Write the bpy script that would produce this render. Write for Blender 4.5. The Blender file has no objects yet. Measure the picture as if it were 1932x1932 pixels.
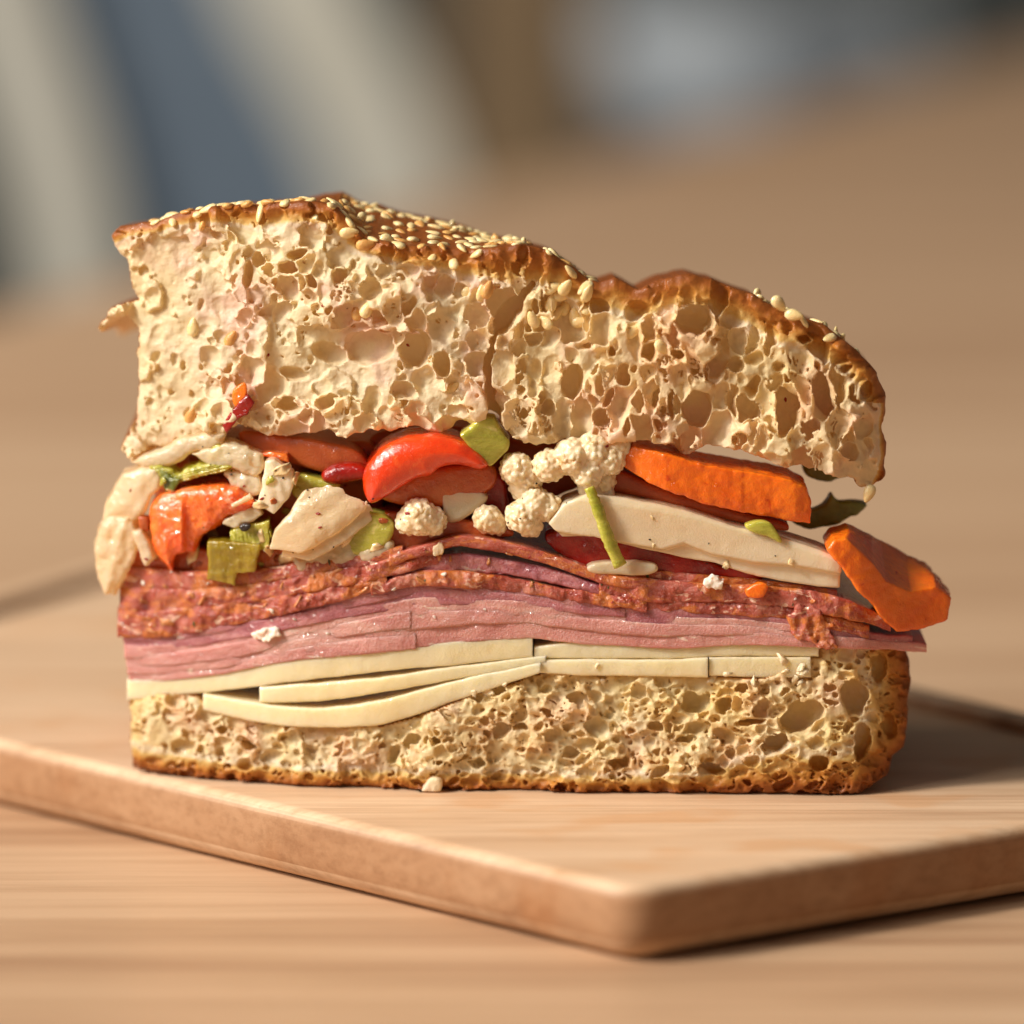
import bpy, math, random
import numpy as np
import openvdb
from mathutils import Vector, Matrix

random.seed(7)
rng = np.random.default_rng(11)
sc = bpy.context.scene
COL = sc.collection

# ------------------------------------------------------------------ camera
PX = 0.16 / 1932            # metres per unit of photo measure at the focus distance
MM = PX * 1000              # the same in millimetres
CAM_D, CAM_E = 0.75, math.radians(10.0)
FPX = CAM_D / PX
FW = np.array([0, math.cos(CAM_E), -math.sin(CAM_E)])
UP = np.array([0, math.sin(CAM_E), math.cos(CAM_E)])
CAM = -CAM_D * FW


def ray(u, v):
    u = np.asarray(u, float); v = np.asarray(v, float)
    r = np.empty(np.broadcast(u, v).shape + (3,))
    r[...] = FW
    r[..., 0] += (u - 966) / FPX
    r -= UP * ((v - 966) / FPX)[..., None]
    return r


_d = ray(966, 1495)
CAM = CAM - np.array([0, 0, (CAM - CAM[1] / _d[1] * _d)[2]])   # the board top under the sandwich is z = 0


def on_y(u, v, y):
    d = ray(u, v)
    t = (y - CAM[1]) / d[..., 1]
    return CAM + t[..., None] * d


def on_z(u, v, z=0.0):
    d = ray(u, v)
    t = (z - CAM[2]) / d[..., 2]
    return CAM + t[..., None] * d


cam_data = bpy.data.cameras.new("camera")
cam = bpy.data.objects.new("camera", cam_data)
COL.objects.link(cam)
cam.location = CAM
cam.rotation_euler = (math.pi / 2 - CAM_E, 0, 0)
cam_data.sensor_width = 24
cam_data.sensor_height = 24
cam_data.lens = 24 * CAM_D / 0.16
cam_data.clip_start = 0.05
cam_data.clip_end = 60
cam_data.dof.use_dof = True
cam_data.dof.focus_distance = CAM_D - 0.001
cam_data.dof.aperture_fstop = 4.2
sc.camera = cam

# ------------------------------------------------------------------ light
world = bpy.data.worlds.new("World")
sc.world = world
world.use_nodes = True
bg = world.node_tree.nodes["Background"]
bg.inputs[0].default_value = (1.0, 0.95, 0.88, 1)
bg.inputs[1].default_value = 0.11

KEY_AZ, KEY_EL, KEY_DIST = math.radians(20), math.radians(38), 3.2
key_dir = Vector((-math.cos(KEY_AZ) * math.cos(KEY_EL), -math.sin(KEY_AZ) * math.cos(KEY_EL), math.sin(KEY_EL)))
key_data = bpy.data.lights.new("key_lamp", 'AREA')
key_data.shape = 'DISK'
key_data.size = 0.5
key_data.energy = 112
key_data.color = (1.0, 0.925, 0.83)
key = bpy.data.objects.new("key_lamp", key_data)
COL.objects.link(key)
key.location = key_dir * KEY_DIST + Vector((0, 0, 0.04))
key.rotation_euler = (-key_dir).to_track_quat('-Z', 'Y').to_euler()

fill_data = bpy.data.lights.new("fill_lamp", 'AREA')  # added soft fill from the left; no window is seen there
fill_data.shape = 'RECTANGLE'
fill_data.size = 1.6
fill_data.size_y = 1.3
fill_data.energy = 56
fill_data.color = (1.0, 0.95, 0.88)
fill = bpy.data.objects.new("fill_lamp", fill_data)
COL.objects.link(fill)
fill.location = (-1.8, -0.6, 1.25)
fill.rotation_euler = (Vector((0, 0, 0.05)) - Vector(fill.location)).to_track_quat('-Z', 'Y').to_euler()

sc.view_settings.view_transform = 'Standard'
sc.view_settings.look = 'None'
sc.view_settings.exposure = -0.06
sc.view_settings.gamma = 1.0
sc.cycles.use_denoising = True
sc.cycles.denoising_prefilter = 'ACCURATE'
sc.cycles.max_bounces = 8
sc.cycles.diffuse_bounces = 6
sc.cycles.glossy_bounces = 3
sc.cycles.transmission_bounces = 4
sc.cycles.caustics_reflective = False
sc.cycles.caustics_refractive = False
sc.cycles.sample_clamp_indirect = 4

# ------------------------------------------------------------------ materials
def srgb(r, g, b):
    f = lambda c: (c / 255 / 12.92) if c / 255 <= 0.04045 else ((c / 255 + 0.055) / 1.055) ** 2.4
    return (f(r), f(g), f(b), 1.0)


class Mat:
    def __init__(self, name):
        self.m = bpy.data.materials.new(name)
        self.m.use_nodes = True
        self.nt = self.m.node_tree
        self.b = self.nt.nodes["Principled BSDF"]
        self.tc = self.nt.nodes.new("ShaderNodeTexCoord")

    def node(self, kind, **kw):
        n = self.nt.nodes.new(kind)
        for k, v in kw.items():
            setattr(n, k, v)
        return n

    def link(self, a, b):
        self.nt.links.new(a, b)

    def mapping(self, scale=(1, 1, 1), rot=(0, 0, 0), loc=(0, 0, 0)):
        n = self.node("ShaderNodeMapping")
        n.inputs["Scale"].default_value = scale
        n.inputs["Rotation"].default_value = rot
        n.inputs["Location"].default_value = loc
        self.link(self.tc.outputs["Object"], n.inputs["Vector"])
        return n.outputs["Vector"]

    def noise(self, scale, detail=3, rough=0.6, vec=None, dist=0.0):
        n = self.node("ShaderNodeTexNoise")
        n.inputs["Scale"].default_value = scale
        n.inputs["Detail"].default_value = detail
        n.inputs["Roughness"].default_value = rough
        n.inputs["Distortion"].default_value = dist
        self.link(vec if vec is not None else self.tc.outputs["Object"], n.inputs["Vector"])
        return n.outputs["Fac"]

    def ramp(self, fac, stops):
        n = self.node("ShaderNodeValToRGB")
        el = n.color_ramp.elements
        while len(el) > 1:
            el.remove(el[-1])
        el[0].position, el[0].color = stops[0]
        for p, c in stops[1:]:
            e = el.new(p); e.color = c
        self.link(fac, n.inputs["Fac"])
        return n.outputs["Color"]

    def mix(self, fac, a, b, mode='MIX'):
        n = self.node("ShaderNodeMix", data_type='RGBA', blend_type=mode)
        for sock, val in ((n.inputs["Factor"], fac), (n.inputs["A"], a), (n.inputs["B"], b)):
            if hasattr(val, "links"):
                self.link(val, sock)
            else:
                sock.default_value = val
        return n.outputs["Result"]

    def math(self, op, a, b=0.0, clamp=False):
        n = self.node("ShaderNodeMath", operation=op, use_clamp=clamp)
        for sock, val in ((n.inputs[0], a), (n.inputs[1], b)):
            if hasattr(val, "links"):
                self.link(val, sock)
            else:
                sock.default_value = val
        return n.outputs[0]

    def bump(self, height, dist, strength=1.0):
        n = self.node("ShaderNodeBump")
        n.inputs["Distance"].default_value = dist
        n.inputs["Strength"].default_value = strength
        self.link(height, n.inputs["Height"])
        if self.b.inputs["Normal"].is_linked:
            self.link(self.b.inputs["Normal"].links[0].from_socket, n.inputs["Normal"])
        self.link(n.outputs["Normal"], self.b.inputs["Normal"])

    def set(self, color=None, rough=0.5, spec=0.5, sss=0.0, radius=(1, 0.6, 0.4), sss_scale=0.001, coat=0.0, coat_rough=0.15, glint=0.0009):
        b = self.b
        if color is not None:
            if hasattr(color, "links"):
                self.link(color, b.inputs["Base Color"])
            else:
                b.inputs["Base Color"].default_value = color
        if hasattr(rough, "links"):
            self.link(rough, b.inputs["Roughness"])
        else:
            b.inputs["Roughness"].default_value = rough
        b.inputs["Specular IOR Level"].default_value = spec
        b.inputs["Subsurface Weight"].default_value = sss
        b.inputs["Subsurface Radius"].default_value = radius
        b.inputs["Subsurface Scale"].default_value = sss_scale
        b.inputs["Coat Weight"].default_value = coat
        b.inputs["Coat Roughness"].default_value = coat_rough
        if coat and glint:
            # film of oil and brine over a grainy surface: breaks the shine into small glints
            n = self.node("ShaderNodeBump")
            n.inputs["Distance"].default_value = glint
            n.inputs["Strength"].default_value = 1.0
            self.link(self.noise(1000, 0.6, 0.5), n.inputs["Height"])
            self.link(n.outputs["Normal"], b.inputs["Coat Normal"])
        return self.m


def mat_bread():
    m = Mat("bread")
    at = m.node("ShaderNodeAttribute", attribute_name="crust")
    n1 = m.noise(90, 3)
    crumb = m.ramp(n1, [(0.30, srgb(252, 240, 198)), (0.5, srgb(252, 236, 204)), (0.62, srgb(249, 216, 200))])
    oil = m.node('ShaderNodeAttribute', attribute_name='oil')
    oilf = m.math('MULTIPLY', oil.outputs['Fac'], m.ramp(m.noise(130, 3), [(0.3, (0.25, 0.25, 0.25, 1)), (0.65, (1, 1, 1, 1))]))
    crumb = m.mix(oilf, crumb, srgb(244, 210, 120))
    fine = m.noise(900, 3, 0.7)
    crumb = m.mix(m.math('MULTIPLY', fine, 0.3), crumb, srgb(244, 222, 166))
    wob = m.math('MULTIPLY', m.math('SUBTRACT', m.noise(420, 4, 0.7), 0.5), 0.5)
    fac = m.math('ADD', at.outputs["Fac"], wob, True)
    crust = m.ramp(fac, [(0.10, (1, 1, 1, 1)), (0.34, srgb(240, 205, 128)), (0.55, srgb(212, 146, 62)),
                         (0.78, srgb(180, 102, 38)), (1.0, srgb(140, 72, 26))])
    near = m.ramp(fac, [(0.08, (0, 0, 0, 1)), (0.34, (1, 1, 1, 1))])
    col = m.mix(near, crumb, crust)
    m.bump(m.noise(2300, 3, 0.65), 0.0003, 0.55)
    wet = m.ramp(m.noise(260, 3), [(0.35, (0.55, 0.55, 0.55, 1)), (0.65, (0.32, 0.32, 0.32, 1))])
    m.set(col, wet, 0.45, coat=0.1, coat_rough=0.09, glint=0.0006)
    # thin crumb walls let light through
    tr = m.node("ShaderNodeBsdfTranslucent")
    m.link(m.mix(0.5, col, srgb(253, 228, 172)), tr.inputs["Color"])
    mx = m.node("ShaderNodeMixShader")
    mx.inputs[0].default_value = 0.36
    m.link(m.b.outputs[0], mx.inputs[1]); m.link(tr.outputs[0], mx.inputs[2])
    out = next(n for n in m.nt.nodes if n.type == 'OUTPUT_MATERIAL')
    m.link(mx.outputs[0], out.inputs["Surface"])
    return m.m


def mat_meat(name, stops, nscale, bump_s, rough=0.3, stretch=(1, 1, 2.5), sss=0.5, spice=None, fat=None, bump_d=0.0003):
    m = Mat(name)
    v = m.mapping(stretch)
    col = m.ramp(m.noise(nscale, 5, 0.65, v, 0.6), stops)
    if fat is not None:
        f = m.ramp(m.noise(nscale * 1.7, 3, 0.6, m.mapping(stretch, loc=(0.3, 0.7, 0.1)), 1.0), [(fat[0], (0, 0, 0, 1)), (fat[0] + 0.05, (1, 1, 1, 1))])
        col = m.mix(f, col, fat[1])
    if spice is not None:
        f = m.ramp(m.noise(nscale * 1.2, 5, 0.7, m.mapping((1, 1, 1.6), loc=(0.9, 0.2, 0.5)), 0.8), [(spice[0], (0, 0, 0, 1)), (spice[0] + 0.10, (1, 1, 1, 1))])
        col = m.mix(f, col, spice[1])
    m.bump(m.noise(bump_s, 5, 0.7), bump_d, 0.7)
    m.bump(m.noise(3800, 3, 0.6), 0.0003, 0.7)
    return m.set(col, rough, 0.5, sss, (1, 0.38, 0.28), 0.0016, 0.35, 0.07, 0.0009)


def mat_plain(name, c1, c2, nscale=120, rough=0.28, sss=0.3, sss_scale=0.002, radius=(1, 0.7, 0.4), bump=0.00012, bump_s=700, stretch=(1, 1, 1), coat=0.0, c3=None, spots=None, glass=0.0, glint=0.0007, amber=0.0):
    m = Mat(name)
    v = m.mapping(stretch)
    st = [(0.32, c1), (0.66, c2)]
    if c3 is not None:
        st.append((0.74, c3))
    col = m.ramp(m.noise(nscale, 4, 0.6, v), st)
    if bump:
        m.bump(m.noise(bump_s, 3, 0.6, v), bump, 0.6)
        m.bump(m.noise(4200, 2, 0.5), 0.00014, 0.6)
    if spots is not None:
        f = m.ramp(m.noise(spots[0], 4, 0.65, m.mapping((1, 1, 1), loc=(0.4, 0.1, 0.8)), 0.6), [(spots[1], (0, 0, 0, 1)), (spots[1] + 0.07, (1, 1, 1, 1))])
        col = m.mix(f, col, spots[2])
    m.set(col, rough, 0.5, sss, radius, sss_scale, coat, 0.06, glint)
    if amber:
        tr = m.node("ShaderNodeBsdfTranslucent")
        m.link(m.mix(0.5, col, srgb(250, 206, 132)), tr.inputs["Color"])
        mt = m.node("ShaderNodeMixShader")
        mt.inputs[0].default_value = amber
        m.link(m.b.outputs[0], mt.inputs[1]); m.link(tr.outputs[0], mt.inputs[2])
        out = next(n for n in m.nt.nodes if n.type == 'OUTPUT_MATERIAL')
        m.link(mt.outputs[0], out.inputs["Surface"])
    if glass:
        # watery flesh: part of the light passes on through it, tinted
        tp = m.node("ShaderNodeBsdfTransparent")
        tp.inputs[0].default_value = (1.0, 0.86, 0.62, 1)
        mx = m.node("ShaderNodeMixShader")
        mx.inputs[0].default_value = glass
        m.link(mt.outputs[0] if amber else m.b.outputs[0], mx.inputs[1]); m.link(tp.outputs[0], mx.inputs[2])
        out = next(n for n in m.nt.nodes if n.type == 'OUTPUT_MATERIAL')
        m.link(mx.outputs[0], out.inputs["Surface"])
    return m.m


def mat_wood(name, light, mid, dark, angle, scale=1.0, rough=0.5, streak=1.0, blotch=0.0, edge=None):
    m = Mat(name)
    v = m.mapping((3.0 * scale, 55 * scale, 55 * scale), (0, 0, angle))
    g = m.noise(1.0, 6, 0.62, v, 0.8)
    col = m.ramp(g, [(0.28, dark), (0.46, mid), (0.70, light)])
    v2 = m.mapping((14 * scale, 420 * scale, 420 * scale), (0, 0, angle))
    fib = m.ramp(m.noise(1.0, 4, 0.7, v2), [(0.3, (0.80, 0.76, 0.72, 1)), (0.55, (1, 1, 1, 1))])
    col = m.mix(streak, col, m.mix(1.0, col, fib, 'MULTIPLY'))
    if blotch:
        bl = m.ramp(m.noise(42, 2, 0.5, m.mapping((1, 1.6, 1), (0, 0, angle))), [(0.55, (0, 0, 0, 1)), (0.64, (1, 1, 1, 1))])
        col = m.mix(m.math('MULTIPLY', bl, blotch), col, srgb(200, 140, 82))
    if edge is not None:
        # browner side grain, with the shade of the upright faces painted in as well
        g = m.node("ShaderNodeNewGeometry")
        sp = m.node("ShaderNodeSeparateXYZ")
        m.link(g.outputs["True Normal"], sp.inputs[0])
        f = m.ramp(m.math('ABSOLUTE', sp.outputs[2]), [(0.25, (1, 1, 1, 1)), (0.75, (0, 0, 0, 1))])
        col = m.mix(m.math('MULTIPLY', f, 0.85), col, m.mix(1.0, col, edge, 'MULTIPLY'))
    m.bump(m.noise(1.0, 4, 0.7, v2), 0.0002, 0.35)
    return m.set(col, rough, 0.35)


M = {}
M['bread'] = mat_bread()
M['ham'] = mat_meat("ham", [(0.3, srgb(196, 126, 118)), (0.5, srgb(212, 148, 138)), (0.72, srgb(228, 178, 164))], 140, 1100, 0.24, (0.55, 1, 2.6), fat=(0.63, srgb(232, 198, 180)))
M['dark_ham'] = mat_meat("smoked_ham", [(0.3, srgb(154, 80, 90)), (0.5, srgb(182, 108, 112)), (0.72, srgb(204, 140, 134))], 160, 1100, 0.22,
                         fat=(0.66, srgb(224, 190, 178)))
M['salami'] = mat_meat("spiced_salami", [(0.30, srgb(128, 36, 22)), (0.44, srgb(168, 70, 48)), (0.56, srgb(184, 94, 78)), (0.72, srgb(208, 140, 118))], 150, 800, 0.1, (1, 1, 1.8), 0.35,
                       spice=(0.49, srgb(202, 116, 54)), fat=(0.60, srgb(232, 186, 162)), bump_d=0.0006)
M['cheese'] = mat_plain("cheese", srgb(238, 216, 168), srgb(242, 224, 184), 60, 0.3, 0.7, 0.004, (1, 0.85, 0.5), 0.0001, 900, coat=0.3, glint=0.0005)
M['onion'] = mat_plain("pickled_onion", srgb(244, 222, 178), srgb(250, 236, 202), 130, 0.2, 0.25, 0.002, (1, 0.72, 0.36), 0.0004, 260, (1, 1, 2.2), 0.6, spots=(200, 0.62, srgb(232, 190, 132)), glass=0.24, amber=0.28, glint=0.0005)
M['cauli'] = mat_plain("cauliflower", srgb(230, 204, 160), srgb(242, 224, 190), 200, 0.25, 0.45, 0.002, (1, 0.8, 0.5), 0.0002, 1400, coat=0.25, spots=(420, 0.6, srgb(206, 164, 104)))
M['cauli_stem'] = mat_plain("cauliflower_stem", srgb(236, 210, 170), srgb(246, 228, 196), 60, 0.16, 0.5, 0.004, (1, 0.78, 0.5), 0.00008, 200, (0.5, 1, 1.6), 0.5, srgb(242, 214, 170), glint=0.0004, amber=0.15)
M['carrot'] = mat_plain("carrot", srgb(226, 92, 8), srgb(244, 124, 22), 110, 0.25, 0.4, 0.002, (1, 0.35, 0.1), 0.0004, 420, coat=0.35, spots=(340, 0.63, srgb(208, 70, 6)))
M['tomato'] = mat_plain("tomato", srgb(212, 40, 8), srgb(238, 78, 22), 60, 0.12, 0.4, 0.003, (1, 0.25, 0.08), 0.0003, 160, coat=0.9, spots=(120, 0.6, srgb(232, 96, 40)), glint=0.0002)
M['tomato_flesh'] = mat_plain("tomato_flesh", srgb(226, 66, 22), srgb(246, 132, 48), 150, 0.12, 0.5, 0.003, (1, 0.4, 0.15), 0.0012, 330, coat=0.8, spots=(240, 0.58, srgb(246, 150, 110)))
M['pepper'] = mat_plain("shaded_roasted_pepper", srgb(142, 52, 20), srgb(184, 94, 44), 80, 0.3, 0.3, 0.002, (1, 0.4, 0.2), 0.0003, 300, coat=0.1)  # brown pepper, lowered further to stand in for shadow inside the filling
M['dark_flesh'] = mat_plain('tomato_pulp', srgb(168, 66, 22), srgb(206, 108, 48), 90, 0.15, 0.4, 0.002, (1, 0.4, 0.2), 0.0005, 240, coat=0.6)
M['celery'] = mat_plain("celery", srgb(150, 148, 40), srgb(196, 188, 84), 120, 0.18, 0.5, 0.003, (0.8, 1, 0.25), 0.0004, 320, (1, 1, 4), 0.45, spots=(200, 0.6, srgb(216, 204, 120)))
M['pickle'] = mat_plain("pickle", srgb(132, 112, 22), srgb(176, 150, 44), 120, 0.16, 0.5, 0.003, (1, 0.9, 0.2), 0.0004, 320, (4, 1, 1), 0.5, spots=(160, 0.62, srgb(120, 84, 20)), glass=0.22)
M['leaf'] = mat_plain("green_leaf", srgb(84, 92, 22), srgb(140, 138, 48), 160, 0.3, 0.3, 0.001, (0.7, 1, 0.2), 0.0004, 300, coat=0.2)
M['seed'] = mat_plain("sesame", srgb(234, 200, 134), srgb(248, 226, 172), 160, 0.28, 0.3, 0.0008, (1, 0.75, 0.4), 0.0001, 1400, coat=0.15)
M['seed_dark'] = mat_plain("toasted_sesame", srgb(200, 136, 66), srgb(232, 184, 112), 160, 0.3, 0.25, 0.0008, (1, 0.6, 0.3), 0.0001, 1400)
M['chilli'] = mat_plain("red_chilli", srgb(120, 8, 4), srgb(164, 22, 8), 160, 0.2, 0.25, 0.001, (1, 0.2, 0.1), 0.0002, 500, coat=0.4)
M['black'] = mat_plain("black_pepper", srgb(22, 16, 14), srgb(46, 34, 28), 400, 0.25, 0.0, 0.001)
M['fat'] = mat_plain("white_crumble", srgb(240, 214, 196), srgb(250, 236, 220), 300, 0.2, 0.5, 0.001, (1, 0.7, 0.6), 0.0002, 900)
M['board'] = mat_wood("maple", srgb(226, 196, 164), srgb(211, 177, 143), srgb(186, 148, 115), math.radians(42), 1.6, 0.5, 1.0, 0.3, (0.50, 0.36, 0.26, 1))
M['table'] = mat_wood("pale_table_wood", srgb(210, 178, 145), srgb(194, 159, 126), srgb(160, 122, 92), math.radians(8), 0.55, 0.42)
M['chair_white'] = mat_plain("pale_lacquer", srgb(196, 192, 178), srgb(206, 202, 190), 6, 0.4, 0, bump=0)
M['fabric'] = mat_plain("blue_grey_fabric", srgb(88, 102, 118), srgb(98, 112, 126), 30, 0.8, 0, bump=0)
M['brown'] = mat_plain("brown_wood", srgb(140, 116, 86), srgb(152, 126, 94), 5, 0.5, 0, bump=0)
M['wall'] = mat_plain("dark_wall", srgb(74, 78, 76), srgb(84, 88, 86), 2, 0.8, 0, bump=0)
M['bench'] = mat_plain("blue_grey_upholstery", srgb(228, 236, 244), srgb(232, 240, 246), 10, 0.8, 0, bump=0)
M['floor'] = mat_plain("dark_floor", srgb(60, 62, 56), srgb(70, 72, 66), 2, 0.6, 0, bump=0)

# ------------------------------------------------------------------ mesh helpers
def tag(o, label=None, cat=None, group=None, kind=None):
    if label: o["label"] = label
    if cat: o["category"] = cat
    if group: o["group"] = group
    if kind: o["kind"] = kind
    return o


def empty(name, loc=(0, 0, 0)):
    o = bpy.data.objects.new(name, None)
    o.empty_display_size = 0.01
    COL.objects.link(o)
    o.location = loc
    return o


def link(name, me, mat, parent=None, label=None):
    o = bpy.data.objects.new(name, me)
    if mat is not None and not me.materials:
        me.materials.append(mat)
    COL.objects.link(o)
    if parent is not None:
        o.parent = parent
    if label: o["label"] = label
    return o


def make_mesh(name, pts, quads, tris=None, smooth=True, attr=None):
    me = bpy.data.meshes.new(name)
    quads = np.asarray(quads, np.int32).reshape(-1, 4)
    tris = np.zeros((0, 3), np.int32) if tris is None else np.asarray(tris, np.int32).reshape(-1, 3)
    nq, nt = len(quads), len(tris)
    me.vertices.add(len(pts))
    me.vertices.foreach_set("co", np.ascontiguousarray(pts, np.float32).ravel())
    me.loops.add(nq * 4 + nt * 3)
    me.loops.foreach_set("vertex_index", np.concatenate([quads.ravel(), tris.ravel()]).astype(np.int32))
    me.polygons.add(nq + nt)
    start = np.concatenate([np.arange(nq) * 4, nq * 4 + np.arange(nt) * 3]).astype(np.int32)
    me.polygons.foreach_set("loop_start", start)
    me.polygons.foreach_set("loop_total", np.concatenate([np.full(nq, 4), np.full(nt, 3)]).astype(np.int32))
    me.polygons.foreach_set("use_smooth", np.full(nq + nt, smooth))
    for k, a in (attr or {}).items():
        at = me.attributes.new(k, 'FLOAT', 'POINT')
        at.data.foreach_set("value", np.ascontiguousarray(a, np.float32))
    me.update(calc_edges=True)
    return me


def poly_sdf(P, U, V):
    """signed distance (negative inside) of a closed polygon"""
    P = np.asarray(P, np.float32)
    d = np.full(U.shape, 1e12, np.float32)
    ins = np.zeros(U.shape, bool)
    for i in range(len(P)):
        a, b = P[i], P[(i + 1) % len(P)]
        ex, ey = b - a
        wx, wy = U - a[0], V - a[1]
        t = np.clip((wx * ex + wy * ey) / max(ex * ex + ey * ey, 1e-9), 0, 1)
        d = np.minimum(d, (wx - ex * t) ** 2 + (wy - ey * t) ** 2)
        if abs(ey) > 1e-9:
            c = ((a[1] <= V) & (V < b[1])) | ((b[1] <= V) & (V < a[1]))
            ins ^= c & (U < a[0] + wy / ey * ex)
    return np.where(ins, -1, 1) * np.sqrt(d)


def line_dist(P, U, V):
    P = np.asarray(P, np.float32)
    d = np.full(U.shape, 1e12, np.float32)
    for a, b in zip(P[:-1], P[1:]):
        ex, ey = b - a
        wx, wy = U - a[0], V - a[1]
        t = np.clip((wx * ex + wy * ey) / max(ex * ex + ey * ey, 1e-9), 0, 1)
        d = np.minimum(d, (wx - ex * t) ** 2 + (wy - ey * t) ** 2)
    return np.sqrt(d)


def smooth_poly(P, n=6, closed=True):
    P = np.asarray(P, float)
    out = []
    N = len(P)
    for i in range(N if closed else N - 1):
        g = lambda k: P[k % N] if closed else P[min(max(k, 0), N - 1)]
        p0, p1, p2, p3 = g(i - 1), g(i), g(i + 1), g(i + 2)
        for t in np.linspace(0, 1, n, endpoint=False):
            out.append(0.5 * (2 * p1 + (p2 - p0) * t + (2 * p0 - 5 * p1 + 4 * p2 - p3) * t * t + (3 * p1 - p0 - 3 * p2 + p3) * t ** 3))
    if not closed:
        out.append(P[-1])
    return np.array(out)


def _axis(n, cells, r):
    x = np.linspace(0, cells, n, endpoint=False)
    i = np.floor(x).astype(int)
    t = x - i
    t = t * t * (3 - 2 * t)
    W = np.zeros((n, int(cells) + 2), np.float32)
    W[np.arange(n), i] = 1 - t
    W[np.arange(n), i + 1] = t
    return W


def grid_noise(shape, size, seed):
    """smooth noise in -1..1 on a grid; size = cells per noise feature, one number per axis"""
    r = np.random.default_rng(seed)
    size = np.broadcast_to(size, (len(shape),))
    cells = [max(1.0, n / s) for n, s in zip(shape, size)]
    A = r.uniform(-1, 1, [int(c) + 2 for c in cells]).astype(np.float32)
    for ax, (n, c) in enumerate(zip(shape, cells)):
        A = np.moveaxis(np.tensordot(_axis(n, c, r), A, (1, ax)), 0, ax)
    return A


def fbm(shape, size, seed, octaves=3, gain=0.5):
    size = np.broadcast_to(np.asarray(size, float), (len(shape),))
    a, tot, out = 1.0, 0.0, 0.0
    for k in range(octaves):
        out = out + a * grid_noise(shape, np.maximum(size / 2 ** k, 1.0), seed * 31 + k)
        tot += a; a *= gain
    return out / tot * 1.4


# front face of the sandwich: depth (mm) of the cut face along its length, read where it meets the board
FU = [100, 180, 250, 400, 550, 700, 900, 1200, 1600, 1660, 1720, 1900]
FY = [17, 15.5, 13, 8, 4, 1.5, 0.5, -1.5, -3, -0.5, 2.5, 4]


def face(u):
    k = np.linspace(-40, 40, 9)
    return sum(np.interp(u + d, FU, FY) for d in k) / len(k)


def to_world(u, v, y, dy=0.0):
    """photo measure on the cut face + depth y (mm) straight back -> metres"""
    p = on_y(u, v, (face(u) + dy) / 1000)
    p[..., 1] += y / 1000
    return p


def isomesh(field):
    g = openvdb.FloatGrid(1.0)
    g.copyFromArray(np.ascontiguousarray(field, np.float32))
    pts, tris, quads = g.convertToPolygons(0.0, 0.0)
    return pts, quads


def fix_winding(pts_w, quads, field_sign_ok=True):
    return quads[:, ::-1] if not field_sign_ok else quads


def components(n, quads):
    lab = np.arange(n)
    e = np.concatenate([quads[:, [0, 1]], quads[:, [1, 2]], quads[:, [2, 3]]])
    for _ in range(200):
        m = np.minimum(lab[e[:, 0]], lab[e[:, 1]])
        new = lab.copy()
        np.minimum.at(new, e[:, 0], m)
        np.minimum.at(new, e[:, 1], m)
        new = new[new]; new = new[new]
        if (new == lab).all():
            break
        lab = new
    return lab


def compact(pts, quads, attrs=None):
    used = np.zeros(len(pts), bool)
    used[quads.ravel()] = True
    idx = np.cumsum(used) - 1
    return pts[used], idx[quads], {k: a[used] for k, a in (attrs or {}).items()}


def keep_largest(pts, quads):
    lab = components(len(pts), quads)
    c = np.bincount(lab)
    q = quads[lab[quads[:, 0]] == c.argmax()]
    p, q, _ = compact(pts, q)
    return p, q


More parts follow.
